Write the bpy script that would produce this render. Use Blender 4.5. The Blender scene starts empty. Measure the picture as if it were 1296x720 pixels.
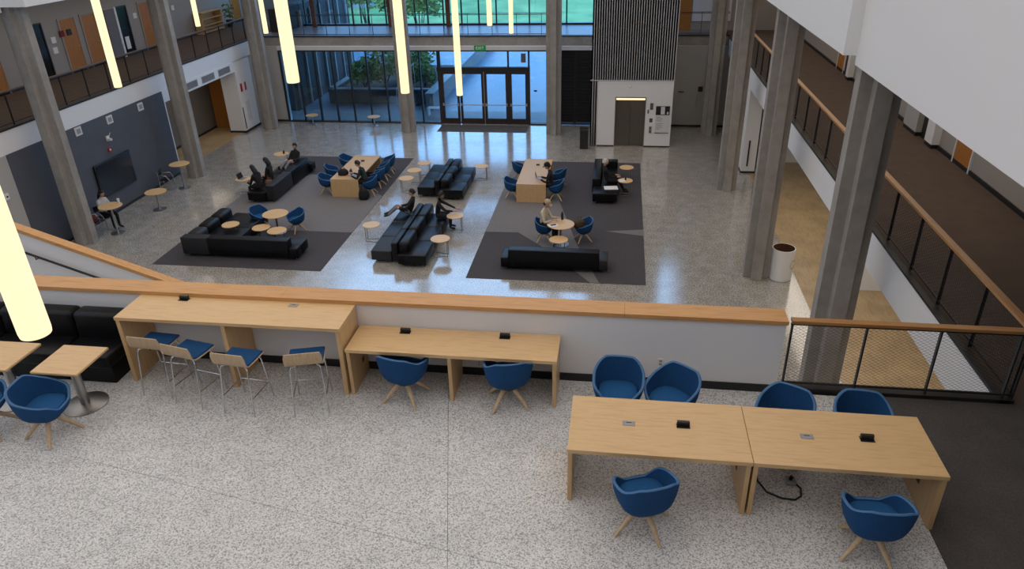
import bpy, bmesh, math, random
from mathutils import Vector, Matrix, Euler
random.seed(7)
S = bpy.context.scene
COL = S.collection
PI = math.pi

# ------------------------------------------------------------------ camera
cam = bpy.data.cameras.new('camera')
cam_ob = bpy.data.objects.new('camera', cam)
COL.objects.link(cam_ob)
cam.sensor_width = 36.0
cam.sensor_fit = 'HORIZONTAL'
cam.lens = 926.025 / 1296 * 36.0
cam.clip_start = 0.05
cam.clip_end = 600
YAW, PIT, ROL = -0.15119207, 0.48080034, 0.02741992
fw = Vector((math.sin(YAW) * math.cos(PIT), math.cos(YAW) * math.cos(PIT), -math.sin(PIT)))
rt = Vector((math.cos(YAW), -math.sin(YAW), 0))
dn = fw.cross(rt)
r2 = math.cos(ROL) * rt + math.sin(ROL) * dn
d2 = -math.sin(ROL) * rt + math.cos(ROL) * dn
M = Matrix((r2, -d2, -fw)).transposed().to_4x4()
M.translation = Vector((0, 0, 10.3))
cam_ob.matrix_world = M
S.camera = cam_ob

# ------------------------------------------------------------------ sky and light
world = bpy.data.worlds.new('sky')
S.world = world
world.use_nodes = True
wn = world.node_tree
wn.nodes.clear()
wo = wn.nodes.new('ShaderNodeOutputWorld')
wb = wn.nodes.new('ShaderNodeBackground')
wb.inputs['Color'].default_value = (0.43, 0.77, 1.28, 1)
wb.inputs['Strength'].default_value = 1.15
wn.links.new(wb.outputs[0], wo.inputs[0])
S.view_settings.view_transform = 'Standard'
S.view_settings.look = 'None'
S.view_settings.gamma = 1.0
S.view_settings.use_curve_mapping = False
S.view_settings.exposure = 1.36

def area_light(name, loc, sx, sy, power, color=(1, .84, .66)):
    l = bpy.data.lights.new(name, 'AREA')
    l.shape = 'RECTANGLE'; l.size = sx; l.size_y = sy; l.energy = power; l.color = color
    o = bpy.data.objects.new(name, l); COL.objects.link(o); o.location = loc
    return o
area_light('corridor_lamp', (6.9, 17, 3.45), 1.2, 22, 70, (1, .88, .74))
area_light('corridor_lamp', (6.9, 26, 7.5), 1.0, 26, 62)
area_light('corridor_lamp', (-21.3, 30, 7.5), 1.0, 22, 36)
area_light('corridor_lamp', (-20.6, 32.8, 3.1), 1.2, 3.5, 4)

# ------------------------------------------------------------------ materials
MAT = {}
def mat(name, col, rough=.6, metal=0.0, spec=.5, emit=None, alpha=None):
    m = bpy.data.materials.new(name); m.use_nodes = True
    b = m.node_tree.nodes['Principled BSDF']
    b.inputs['Base Color'].default_value = (*col, 1)
    b.inputs['Roughness'].default_value = rough
    b.inputs['Metallic'].default_value = metal
    b.inputs['Specular IOR Level'].default_value = spec
    if emit:
        b.inputs['Emission Color'].default_value = (*emit[0], 1)
        b.inputs['Emission Strength'].default_value = emit[1]
    MAT[name] = m
    return m

def nodes(m):
    nt = m.node_tree
    return nt, nt.nodes, nt.links, nt.nodes['Principled BSDF']

def noisy(name, stops, scale=(1, 1, 1), nscale=5.0, detail=4, rough=.6, bump=0.0, bumpdist=.01, spec=.5, coord='Object', dist=0.0, second=None, metal=0.0):
    """noise -> colour ramp; second = (scale, amount) multiplies a slow blotch on top"""
    m = mat(name, stops[0][1], rough, metal, spec)
    nt, N, L, b = nodes(m)
    tc = N.new('ShaderNodeTexCoord'); mp = N.new('ShaderNodeMapping')
    mp.inputs['Scale'].default_value = scale
    L.new(tc.outputs[coord], mp.inputs[0])
    nz = N.new('ShaderNodeTexNoise'); nz.inputs['Scale'].default_value = nscale
    nz.inputs['Detail'].default_value = detail; nz.inputs['Distortion'].default_value = dist
    L.new(mp.outputs[0], nz.inputs['Vector'])
    rp = N.new('ShaderNodeValToRGB')
    el = rp.color_ramp.elements
    while len(el) < len(stops): el.new(.5)
    for e, (p, c) in zip(el, stops):
        e.position = p; e.color = (*c, 1)
    L.new(nz.outputs['Fac'], rp.inputs[0])
    out = rp.outputs[0]
    if second:
        n2 = N.new('ShaderNodeTexNoise'); n2.inputs['Scale'].default_value = second[0]; n2.inputs['Detail'].default_value = 3
        L.new(mp.outputs[0] if len(second) < 3 else tc.outputs[coord], n2.inputs['Vector'])
        mr = N.new('ShaderNodeMapRange'); mr.inputs['From Min'].default_value = .3; mr.inputs['From Max'].default_value = .7
        mr.inputs['To Min'].default_value = 1 - second[1]; mr.inputs['To Max'].default_value = 1 + second[1] * .4
        L.new(n2.outputs['Fac'], mr.inputs[0])
        mx = N.new('ShaderNodeMix'); mx.data_type = 'RGBA'; mx.blend_type = 'MULTIPLY'; mx.inputs[0].default_value = 1
        L.new(out, mx.inputs[6]); L.new(mr.outputs[0], mx.inputs[7])
        out = mx.outputs[2]
    L.new(out, b.inputs['Base Color'])
    if bump:
        bp = N.new('ShaderNodeBump'); bp.inputs['Strength'].default_value = bump; bp.inputs['Distance'].default_value = bumpdist
        L.new(nz.outputs['Fac'], bp.inputs['Height']); L.new(bp.outputs[0], b.inputs['Normal'])
    return m

def terrazzo(name, base, dark, light, sc, rough, blotch):
    m = mat(name, base, rough, 0, .5)
    nt, N, L, b = nodes(m)
    tc = N.new('ShaderNodeTexCoord')
    a = N.new('ShaderNodeTexNoise'); a.inputs['Scale'].default_value = sc; a.inputs['Detail'].default_value = 2.0
    L.new(tc.outputs['Object'], a.inputs['Vector'])
    r = N.new('ShaderNodeValToRGB'); el = r.color_ramp.elements
    el.new(.5)
    for e, (p, c) in zip(el, [(.36, dark), (.49, base), (.62, light)]): e.position = p; e.color = (*c, 1)
    L.new(a.outputs['Fac'], r.inputs[0])
    n2 = N.new('ShaderNodeTexNoise'); n2.inputs['Scale'].default_value = 2.6; n2.inputs['Detail'].default_value = 5
    L.new(tc.outputs['Object'], n2.inputs['Vector'])
    mr = N.new('ShaderNodeMapRange'); mr.inputs['From Min'].default_value = .3; mr.inputs['From Max'].default_value = .7
    mr.inputs['To Min'].default_value = 1 - blotch; mr.inputs['To Max'].default_value = 1 + blotch * .5
    L.new(n2.outputs['Fac'], mr.inputs[0])
    mx = N.new('ShaderNodeMix'); mx.data_type = 'RGBA'; mx.blend_type = 'MULTIPLY'; mx.inputs[0].default_value = 1
    L.new(r.outputs[0], mx.inputs[6]); L.new(mr.outputs[0], mx.inputs[7])
    L.new(mx.outputs[2], b.inputs['Base Color'])
    return m

terrazzo('terrazzo_upper', (.635, .632, .62), (.285, .283, .278), (.765, .762, .75), 62, .42, .10)
terrazzo('terrazzo_lower', (.40, .375, .335), (.20, .185, .165), (.53, .50, .45), 24, .16, .20)
_b = MAT['terrazzo_lower'].node_tree.nodes['Principled BSDF']   # sealed and polished
_b.inputs['Coat Weight'].default_value = 1.0; _b.inputs['Coat Roughness'].default_value = .13; _b.inputs['Coat IOR'].default_value = 1.6
noisy('oak', [(.3, (.62, .40, .19)), (.55, (.71, .475, .24)), (.75, (.66, .43, .21))], scale=(1, 9, 9), nscale=3.2, rough=.36, spec=.4)
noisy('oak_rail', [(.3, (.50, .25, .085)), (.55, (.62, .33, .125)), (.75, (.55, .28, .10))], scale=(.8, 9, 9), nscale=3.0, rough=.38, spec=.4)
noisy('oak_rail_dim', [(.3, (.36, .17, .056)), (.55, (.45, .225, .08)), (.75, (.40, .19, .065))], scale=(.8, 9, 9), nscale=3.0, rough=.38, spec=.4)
noisy('oak_side', [(.3, (.56, .35, .16)), (.55, (.65, .425, .21)), (.75, (.60, .385, .185))], scale=(9, 9, 1), nscale=3.0, rough=.30, spec=.4)
noisy('oak_door', [(.3, (.36, .135, .02)), (.6, (.44, .17, .03))], scale=(9, 9, 1), nscale=3, rough=.45)
noisy('ash', [(.3, (.50, .35, .20)), (.7, (.62, .45, .28))], scale=(8, 8, 1.2), nscale=5, rough=.5)
noisy('wood_floor', [(.3, (.36, .25, .13)), (.55, (.46, .33, .18)), (.75, (.41, .29, .155))], scale=(6, .7, 6), nscale=3, rough=.35, second=(1.3, .2, 1))
noisy('concrete', [(.25, (.265, .246, .222)), (.5, (.325, .302, .274)), (.75, (.37, .347, .315))], scale=(1, 1, .8), nscale=1.6, detail=9, rough=.8, bump=.1, second=(7, .10))
mat('white_paint', (.79, .79, .795), .6)
mat('grey_wall', (.42, .41, .39), .7)
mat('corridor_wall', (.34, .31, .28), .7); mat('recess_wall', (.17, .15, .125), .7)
noisy('slate_paint', [(.3, (.078, .084, .104)), (.7, (.09, .097, .118))], nscale=2, rough=.6)
mat('baseboard_black', (.012, .012, .013), .5)
noisy('carpet_dark', [(.35, (.085, .077, .074)), (.65, (.12, .11, .106))], nscale=60, rough=.95, spec=.1, bump=.3, second=(2.5, .12))
noisy('carpet_brown', [(.35, (.10, .073, .059)), (.65, (.135, .103, .084))], nscale=60, rough=.95, spec=.1, second=(2.5, .1))
noisy('rug_dark', [(.35, (.066, .062, .069)), (.65, (.092, .087, .096))], nscale=45, rough=.95, spec=.1, bump=.3)
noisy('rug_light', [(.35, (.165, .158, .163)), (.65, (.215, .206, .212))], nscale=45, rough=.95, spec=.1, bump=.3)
noisy('leather', [(.35, (.004, .004, .0045)), (.65, (.007, .007, .008))], nscale=50, rough=.36, spec=.22, bump=.1)
mat('leather_grey', (.024, .024, .027), .5, 0, .3)
noisy('blue_felt', [(.35, (.010, .056, .155)), (.65, (.015, .074, .195))], nscale=90, rough=.85, spec=.2, bump=.15)
noisy('blue_seat', [(.35, (.011, .078, .215)), (.65, (.017, .098, .255))], nscale=90, rough=.85, spec=.2, bump=.15)
mat('blue_piping', (.045, .14, .30), .6)
mat('navy_pad', (.008, .022, .09), .8)
mat('chrome', (.62, .62, .62), .25, 1.0)
mat('steel', (.42, .41, .40), .38, 1.0)
mat('dark_steel', (.028, .026, .026), .45, .3)
mat('frame_black', (.014, .013, .014), .4)
mat('frame_brown', (.030, .020, .017), .45); mat('rail_brown', (.14, .085, .055), .45); mat('bridge_tile', (.20, .19, .20), .35)
mat('black_plastic', (.010, .010, .011), .35)
mat('grey_plastic', (.30, .30, .30), .45)
mat('white_plastic', (.78, .77, .75), .4)
mat('screen', (.010, .011, .013), .18)
mat('paper', (.80, .80, .80), .7)
mat('red', (.40, .02, .02), .5)
mat('green_sign', (.01, .16, .05), .5, emit=((.02, .5, .15), .06))
mat('lamp_tube', (.3, .26, .2), .4, emit=((1.0, .80, .46), .47))
mat('elevator_light', (.4, .36, .3), .4, emit=((1.0, .82, .52), .45))
noisy('elevator_door', [(.4, (.13, .115, .095)), (.6, (.16, .14, .115))], scale=(20, 20, .5), nscale=4, rough=.4, metal=.6)
noisy('corrugated', [(.4, (.52, .52, .55)), (.6, (.56, .56, .59))], nscale=1.0, rough=.5, metal=.1)
mat('vent_white', (.66, .66, .68), .6)
mat('vent_grey', (.10, .10, .11), .6)
mat('dark_louver', (.012, .013, .016), .5)
# exterior
noisy('paving', [(.35, (.07, .135, .20)), (.65, (.095, .165, .235))], nscale=.8, detail=6, rough=.35)
noisy('paving_band', [(.35, (.16, .20, .23)), (.65, (.20, .24, .26))], nscale=2, rough=.5)
noisy('outside_concrete', [(.3, (.17, .18, .18)), (.7, (.22, .23, .23))], nscale=1.5, rough=.8)
noisy('outside_dark', [(.3, (.022, .024, .026)), (.7, (.034, .036, .038))], nscale=1.5, rough=.7)
noisy('lawn_green', [(.35, (.14, .30, .10)), (.65, (.28, .46, .18))], nscale=.35, detail=8, rough=.9)
noisy('leaf', [(.3, (.08, .15, .02)), (.7, (.24, .36, .06))], nscale=3, rough=.6)
noisy('facade', [(.4, (.24, .27, .28)), (.6, (.30, .33, .33))], nscale=.5, rough=.6)
mat('bark', (.05, .035, .025), .9)
# people
mat('skin_light', (.52, .32, .22), .55); mat('skin_tan', (.33, .18, .11), .55)
mat('hair_black', (.008, .007, .007), .5)
mat('cloth_black', (.009, .009, .011), .85); mat('cloth_cream', (.62, .54, .42), .85)
mat('cloth_grey', (.17, .17, .19), .85); mat('cloth_green', (.012, .028, .022), .85)
mat('cloth_brown', (.16, .065, .035), .85); mat('cloth_white', (.55, .53, .5), .85)
mat('cap_beige', (.50, .36, .24), .8); mat('bag_brown', (.06, .038, .018), .7); mat('bag_red', (.16, .015, .018), .7)
mat('shoe_black', (.01, .01, .01), .5)
mat('bin_brown', (.10, .035, .012), .8)

def glass_mat(name, tint, gloss):
    m = bpy.data.materials.new(name); m.use_nodes = True
    nt = m.node_tree; nt.nodes.clear()
    o = nt.nodes.new('ShaderNodeOutputMaterial'); t = nt.nodes.new('ShaderNodeBsdfTransparent'); t.inputs[0].default_value = (*tint, 1)
    g = nt.nodes.new('ShaderNodeBsdfGlossy'); g.inputs['Roughness'].default_value = .03; g.inputs[0].default_value = (.9, .95, 1, 1)
    x = nt.nodes.new('ShaderNodeMixShader'); x.inputs[0].default_value = gloss
    nt.links.new(t.outputs[0], x.inputs[1]); nt.links.new(g.outputs[0], x.inputs[2]); nt.links.new(x.outputs[0], o.inputs[0])
    MAT[name] = m
glass_mat('glass', (.74, .87, .95), .07); glass_mat('skylight_filter', (.93, .655, .475), .03)  # amber roof tint is a filter turning the blue sky neutral indoors
glass_mat('glass_dark', (.10, .11, .13), .08)

# ------------------------------------------------------------------ mesh builder
class MB:
    def __init__(s): s.v = []; s.f = []; s.m = []
    def add(s, vs, fs, mi=0):
        o = len(s.v); s.v += [tuple(p) for p in vs]
        s.f += [[i + o for i in f] for f in fs]; s.m += [mi] * len(fs)
        return s
    def box(s, x0, x1, y0, y1, z0, z1, mi=0):
        return s.add([(x0, y0, z0), (x1, y0, z0), (x1, y1, z0), (x0, y1, z0), (x0, y0, z1), (x1, y0, z1), (x1, y1, z1), (x0, y1, z1)],
                     [[0, 3, 2, 1], [4, 5, 6, 7], [0, 1, 5, 4], [1, 2, 6, 5], [2, 3, 7, 6], [3, 0, 4, 7]], mi)
    def rbox(s, x0, x1, y0, y1, z0, z1, r, seg=2, mi=0):
        bm = bmesh.new(); bmesh.ops.create_cube(bm, size=1)
        for v in bm.verts:
            v.co = Vector(((x0 + x1) / 2 + v.co.x * (x1 - x0), (y0 + y1) / 2 + v.co.y * (y1 - y0), (z0 + z1) / 2 + v.co.z * (z1 - z0)))
        bmesh.ops.bevel(bm, geom=bm.edges[:], offset=r, segments=seg, affect='EDGES', profile=.5)
        bm.verts.index_update()
        s.add([v.co[:] for v in bm.verts], [[v.index for v in f.verts] for f in bm.faces], mi); bm.free()
        return s
    def prism(s, poly, z0, z1, mi=0):
        n = len(poly)
        a = sum(poly[i][0] * poly[(i + 1) % n][1] - poly[(i + 1) % n][0] * poly[i][1] for i in range(n))
        if a < 0: poly = poly[::-1]
        vs = [(x, y, z0) for x, y in poly] + [(x, y, z1) for x, y in poly]
        fs = [list(range(n))[::-1], list(range(n, 2 * n))] + [[i, (i + 1) % n, n + (i + 1) % n, n + i] for i in range(n)]
        return s.add(vs, fs, mi)
    def loft(s, rings, cap0=True, cap1=True, mi=0, closed=True):
        n = len(rings[0]); vs = [p for r in rings for p in r]; fs = []
        for k in range(len(rings) - 1):
            for i in range(n if closed else n - 1):
                j = (i + 1) % n
                fs.append([k * n + i, k * n + j, (k + 1) * n + j, (k + 1) * n + i])
        if cap0: fs.append(list(range(n))[::-1])
        if cap1: fs.append([(len(rings) - 1) * n + i for i in range(n)])
        return s.add(vs, fs, mi)
    def lathe(s, prof, n=24, c=(0, 0, 0), mi=0, cap0=True, cap1=True, sx=1, sy=1):
        rings = [[(c[0] + r * sx * math.cos(2 * PI * i / n), c[1] + r * sy * math.sin(2 * PI * i / n), c[2] + z) for i in range(n)] for r, z in prof]
        return s.loft(rings, cap0, cap1, mi)
    def tube(s, pts, r, n=8, mi=0, rect=None):
        P = [Vector(p) for p in pts]; rs = r if isinstance(r, (list, tuple)) else [r] * len(P)
        rings = []; prev = None
        for i, p in enumerate(P):
            d = (P[min(i + 1, len(P) - 1)] - P[max(i - 1, 0)]).normalized()
            if prev is None:
                u = d.orthogonal().normalized()
                if abs(d.z) < .9: u = d.cross(Vector((0, 0, 1))).normalized()
            else:
                u = (prev - d * prev.dot(d)).normalized()
            prev = u; w = d.cross(u)
            rings.append([p + (u * math.cos(2 * PI * k / n + (PI / 4 if n == 4 else 0)) + w * math.sin(2 * PI * k / n + (PI / 4 if n == 4 else 0))) * rs[i] for k in range(n)])
        return s.loft(rings, True, True, mi)
    def ball(s, c, rx, ry, rz, nu=16, nv=10, mi=0):
        rings = []
        for j in range(1, nv):
            t = PI * j / nv
            rings.append([(c[0] + rx * math.sin(t) * math.cos(2 * PI * i / nu), c[1] + ry * math.sin(t) * math.sin(2 * PI * i / nu), c[2] - rz * math.cos(t)) for i in range(nu)])
        return s.loft(rings, True, True, mi)
    def mesh(s, name, mats, smooth=None):
        me = bpy.data.meshes.new(name); me.from_pydata(s.v, [], s.f)
        for m in mats: me.materials.append(MAT[m])
        if len(mats) > 1: me.polygons.foreach_set('material_index', s.m)
        if smooth is not None:
            me.polygons.foreach_set('use_smooth', [True] * len(me.polygons))
            me.set_sharp_from_angle(angle=math.radians(smooth))
        me.update(); return me
    def build(s, name, mats, parent=None, smooth=None, loc=(0, 0, 0), rz=0, bevel=0):
        if isinstance(mats, str): mats = [mats]
        me = s.mesh(name, mats, smooth)
        o = bpy.data.objects.new(name, me); COL.objects.link(o)
        o.location = loc; o.rotation_euler = (0, 0, rz)
        if parent: o.parent = parent
        if bevel:
            b = o.modifiers.new('bevel', 'BEVEL'); b.width = bevel; b.segments = 2; b.limit_method = 'ANGLE'
        return o

def tag(o, label=None, cat=None, group=None, kind=None):
    if label: o['label'] = label
    if cat: o['category'] = cat
    if group: o['group'] = group
    if kind: o['kind'] = kind
    return o
def thing(name, label, cat, loc=(0, 0, 0), rz=0, group=None):
    o = bpy.data.objects.new(name, None); COL.objects.link(o); o.empty_display_size = .2
    o.location = loc; o.rotation_euler = (0, 0, rz)
    return tag(o, label, cat, group)
def structure(o): o['kind'] = 'structure'; return o
def dup(root, loc, rz=0, label=None, group=None):
    r = root.copy(); COL.objects.link(r); r.location = loc; r.rotation_euler = (0, 0, rz)
    if label: r['label'] = label
    if group: r['group'] = group
    for ch in list(root.children):
        c = ch.copy(); COL.objects.link(c); c.parent = r
        for g in list(ch.children):
            d = g.copy(); COL.objects.link(d); d.parent = c
    return r
def B(*a): return MB().box(*a)

# ------------------------------------------------------------------ large structure
MZ = 4.3                                   # level two and the gallery in front
# lower floor
structure(B(-24, 5.55, 9.0, 37.5, -.2, 0).build('floor', 'terrazzo_lower'))
structure(B(5.55, 9, 5.0, 40, -.2, .002).build('floor', 'wood_floor'))
structure(B(-24, -19.3, 29.4, 36.0, -.19, .004).build('floor', 'wood_floor'))
structure(B(-25, 5.55, 2, 9.0, -.2, 0).build('floor', 'terrazzo_lower'))
# gallery floor: screed bed and four slabs parted by the two fine joints
def clip(poly, p, n):
    out = []
    for i in range(len(poly)):
        a, b = poly[i], poly[(i + 1) % len(poly)]
        da = (a[0] - p[0]) * n[0] + (a[1] - p[1]) * n[1]; db = (b[0] - p[0]) * n[0] + (b[1] - p[1]) * n[1]
        if da >= 0: out.append(a)
        if da * db < 0:
            t = da / (da - db); out.append((a[0] + t * (b[0] - a[0]), a[1] + t * (b[1] - a[1])))
    return out
gf = structure(B(-14, 8.4, -3, 8.56, 3.75, 4.28).build('floor', 'concrete'))
rect = [(-14, -3), (3.45, -3), (3.45, 8.555), (-14, 8.555)]
A0, AN = (-6.53, 6.26), (.183, .983)
B0, BN = (-1.99, 7.27), (.977, .21)
for sa in (1, -1):
    for sb in (1, -1):
        p = clip(rect, (A0[0] + AN[0] * sa * .0025, A0[1] + AN[1] * sa * .0025), (AN[0] * sa, AN[1] * sa))
        p = clip(p, (B0[0] + BN[0] * sb * .0025, B0[1] + BN[1] * sb * .0025), (BN[0] * sb, BN[1] * sb))
        if len(p) > 2: MB().prism(p, 4.28, MZ).build('slab', 'terrazzo_upper', gf)
cp = structure(B(3.452, 8.4, -3, 8.60, 4.28, MZ + .004).build('floor', 'carpet_dark'))
# right gallery floor (level two)
structure(B(5.17, 8.45, 8.60, 40, 3.55, MZ).build('floor', ['carpet_brown']))
structure(B(5.15, 5.17, 8.66, 40, 3.52, MZ + .01).build('wall_right_fascia', 'white_paint'))
structure(B(5.12, 5.24, 8.60, 40, MZ + .0, MZ + .05).build('trim_1', 'dark_steel'))
# left gallery floor (level two)
structure(B(-23.2, -19.17, 5, 46, 3.57, MZ).build('floor', 'carpet_brown'))
structure(B(-19.17, -19.15, 5, 38, 3.57, MZ + .01).build('wall_left_fascia', 'white_paint'))
structure(B(-19.24, -19.12, 5, 37.9, MZ, MZ + .05).build('trim_2', 'dark_steel'))
# bridge across the back (level two)
structure(B(-19.2, 5.17, 37.95, 43, 3.95, MZ).build('floor', 'bridge_tile'))
structure(B(-19.2, 5.17, 37.7, 37.95, 3.95, 4.38).build('wall_back_beam', 'concrete'))
structure(B(-17.8, -1.3, 37.45, 37.72, 3.76, 3.95).build('trim_3', 'vent_white'))
structure(B(-19.2, 5.17, 37.66, 37.97, 4.38, 4.43).build('trim_4', 'dark_steel'))
structure(B(-25, 8.3, 7.9, 8.1, 0, 3.75).build('wall_front_light_block', 'grey_wall'))  # unseen wall added under the gallery to keep blue sky light out
structure(B(-14.2, -14, -4, 8.84, 3.75, 7.75).build('wall_left_front', 'white_paint'))
# left lower wall
structure(B(-19.4, -19.1, 19.95, 28.75, 0, 3.6).build('wall_left', 'slate_paint'))
structure(B(-19.4, -19.12, 9, 19.95, 0, 3.6).build('wall_left', 'grey_wall'))
structure(B(-19.4, -19.1, 28.75, 28.82, 0, 3.6).build('trim_5', 'white_paint'))
structure(B(-19.12, -19.08, 19.95, 28.75, 0, .1).build('baseboard_left', 'baseboard_black'))
structure(B(-19.4, -19.13, 28.8, 35.2, 3.12, 3.6).build('wall_left_soffit', 'white_paint'))
structure(B(-20.0, -19.15, 35.2, 36.85, 0, 3.6).build('wall_left', 'white_paint'))
structure(B(-20.02, -19.1, 35.18, 36.87, 0, .1).build('baseboard_left', 'baseboard_black'))
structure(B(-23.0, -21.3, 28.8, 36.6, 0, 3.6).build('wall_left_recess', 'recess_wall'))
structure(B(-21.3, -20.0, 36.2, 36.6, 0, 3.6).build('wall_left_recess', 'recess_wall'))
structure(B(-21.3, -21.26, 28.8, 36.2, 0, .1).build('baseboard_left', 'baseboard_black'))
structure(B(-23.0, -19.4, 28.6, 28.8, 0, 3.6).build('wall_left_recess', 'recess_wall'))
# back left blank wall beside the glass
structure(B(-20, -17.75, 37.5, 37.9, 0, 3.95).build('wall_back', 'grey_wall'))
structure(B(-20, -17.72, 37.46, 37.5, 0, .1).build('baseboard_back', 'baseboard_black'))
structure(B(-20, -19.15, 36.85, 37.5, 0, 3.6).build('wall_left', 'grey_wall'))
# back right wall past the tower
structure(B(2.4, 9, 37.5, 37.8, 0, 3.95).build('wall_back', 'grey_wall'))
structure(B(2.45, 8, 37.46, 37.5, 0, .1).build('baseboard_back', 'baseboard_black'))
# right lower walls
structure(B(8.3, 8.5, 5, 40, 0, 3.55).build('wall_right', 'grey_wall'))
structure(B(7.1, 8.3, 20.1, 20.4, 0, 3.55).build('wall_right_return', 'white_paint'))
structure(B(7.1, 8.3, 32.0, 32.3, 0, 3.55).build('wall_right_return', 'white_paint'))
structure(B(5.2, 5.75, 30.45, 31.3, 0, 3.55).build('wall_right_pier', 'white_paint'))
structure(B(5.75, 6.7, 31.0, 31.1, 0, 3.55).build('wall_right_return', 'dark_louver'))
structure(B(5.19, 5.77, 30.43, 31.32, 0, .08).build('baseboard_right', 'baseboard_black'))
# upper corridor walls and level-three edges
structure(B(-23.4, -23.1, 5, 46, MZ, 7.8).build('wall_left_corridor', 'corridor_wall'))
structure(B(8.35, 8.6, -3, 42, MZ, 7.8).build('wall_right_corridor', 'corridor_wall'))
structure(B(8.31, 8.35, 8, 42, MZ, MZ + .1).build('baseboard_right', 'baseboard_black'))
structure(B(-23.1, -23.07, 6, 45, MZ, MZ + .1).build('baseboard_left', 'baseboard_black'))
structure(B(3.9, 9, -4, 13.27, 7.75, 12.2).build('wall_right_upper', 'white_paint'))
structure(B(3.69, 9, 13.27, 44, 7.90, 12.2).build('wall_right_upper', 'white_paint'))
structure(B(-24, -18.4, 4, 20.85, 7.75, 12.2).build('wall_left_upper', 'white_paint'))
structure(B(-24, -17.55, 20.85, 44, 7.90, 12.2).build('wall_left_upper', 'white_paint'))
structure(B(-17.55, 3.69, 38.6, 44, 7.90, 8.5).build('wall_back_upper', 'white_paint'))
structure(B(-24, 9, -4.4, -4.1, 3.5, 12.9).build('wall_rear_light_block', 'slate_paint'))  # unseen wall added to block sky light from behind, dark to cut bounce
for y in (1.5, 9.1, 16.7, 24.3, 31.9):
    structure(B(-18.6, 4.0, y - .15, y + .15, 12.2, 12.9).build('ceiling_beam', 'white_paint'))
for x in (-14.5, -9.5, -3.6, .6):
    structure(B(x - .06, x + .06, -4, 33.7 if x == .6 else 40, 12.0, 12.2).build('ceiling_beam', 'white_paint'))
sk = structure(B(-18.6, 4.0, -4.1, -3.9, 12.75, 12.9).build('ceiling_skylight', 'white_paint'))
for y0, y1 in ((-3.9, 1.35), (1.65, 8.95), (9.25, 16.55), (16.85, 24.15), (24.45, 31.75), (32.05, 38.6)):
    for x0, x1 in ((-18.55, -14.56), (-14.44, -9.56), (-9.44, -3.66), (-3.54, .54), (.66, 3.95)):
        B(x0, x1, y0, y1, 12.84, 12.86).build('pane', 'skylight_filter', sk)  # unseen panes added to dim and warm the sky light entering
# guard wall at the gallery edge
gw = structure(B(-14, 2.28, 8.56, 8.84, 3.5, 5.37).build('wall_front_guard', 'white_paint'))
cap6 = structure(thing('trim_6', None, None, (0, 8.7, 5.4)))
for a_, b_x in ((-14, -9.4), (-9.398, -4.62), (-4.618, .20), (.202, 2.30)):
    B(a_, b_x, -.17, .17, -.03, .03).build('cap_board', 'oak_rail', cap6, bevel=.002)
structure(B(-14, 2.28, 8.545, 8.56, MZ, MZ + .12).build('baseboard_front', 'baseboard_black'))
structure(B(2.28, 5.3, 8.60, 8.72, 3.5, MZ + .06).build('trim_7', 'dark_steel'))
# stair guard that runs down behind the gallery wall
st = MB()
sl = lambda x: 5.23 - .351 * (x + 10.86)
st.add([(-13, 11.0, 0), (-4.5, 11.0, 0), (-4.5, 11.0, sl(-4.5) - .06), (-13, 11.0, sl(-13) - .06),
        (-13, 11.12, 0), (-4.5, 11.12, 0), (-4.5, 11.12, sl(-4.5) - .06), (-13, 11.12, sl(-13) - .06)],
       [[0, 1, 2, 3], [5, 4, 7, 6], [4, 0, 3, 7], [1, 5, 6, 2], [3, 2, 6, 7], [0, 4, 5, 1]])
structure(st.build('wall_stair_guard', 'white_paint'))
st = MB()
a, b = sl(-13), sl(-4.5)
st.add([(-13, 10.97, a - .07), (-4.5, 10.97, b - .07), (-4.5, 10.97, b), (-13, 10.97, a), (-13, 11.15, a - .07), (-4.5, 11.15, b - .07), (-4.5, 11.15, b), (-13, 11.15, a)],
       [[0, 1, 2, 3], [5, 4, 7, 6], [4, 0, 3, 7], [1, 5, 6, 2], [3, 2, 6, 7], [0, 4, 5, 1]])
structure(st.build('trim_8', 'oak_rail'))
hr = thing('handrail', 'dark metal handrail bracketed to the white stair wall', 'handrail', (-9.5, 10.95, 4.3))
MB().tube([(-3.5, -.03, .35 * 3.5 + .02), (4.5, -.03, -.35 * 4.5 + .02)], .022, 8).build('rail', 'dark_steel', hr, 40)
for x in (-2.9, -1.1, .7, 2.5):
    MB().tube([(x, .05, -.35 * x - .06), (x, -.03, -.35 * x - .05), (x, -.03, -.35 * x + .02)], .012, 6).build('bracket', 'dark_steel', hr)

# ------------------------------------------------------------------ columns
def column(x, y, label, h=12.2):
    a, w = .36, .145
    t = .36
    poly = [(-w, -t), (w, -t), (w, -w), (a, -w), (a, w), (w, w), (w, t), (-w, t), (-w, w), (-a, w), (-a, -w), (-w, -w)]
    c = .02
    o = MB().prism(poly, 0, h).build('concrete_column', 'concrete', None, None, (x, y, 0), 0, .008)
    return tag(o, label, 'column')
column(4.33, 13.2, 'grey concrete column nearest the wire-mesh railing on the right')
column(4.35, 20.80, 'grey concrete column with the white trash bin at its foot')
column(4.37, 28.45, 'grey concrete column just left of the white pier in the right aisle')
column(4.39, 36.10, 'grey concrete column to the right of the elevator tower')
column(-3.15, 35.90, 'grey concrete column between the glass doors and the black louvred wall')
column(-10.6, 35.92, 'grey concrete column in front of the glass wall, left of the entrance doors')
column(-18.2, 36.15, 'grey concrete column in the back left corner by the glass wall')
column(-18.18, 28.50, 'grey concrete column at the end of the slate blue screen wall')
column(-18.42, 21.35, 'grey concrete column rising behind the sloping stair cap on the left')

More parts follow.
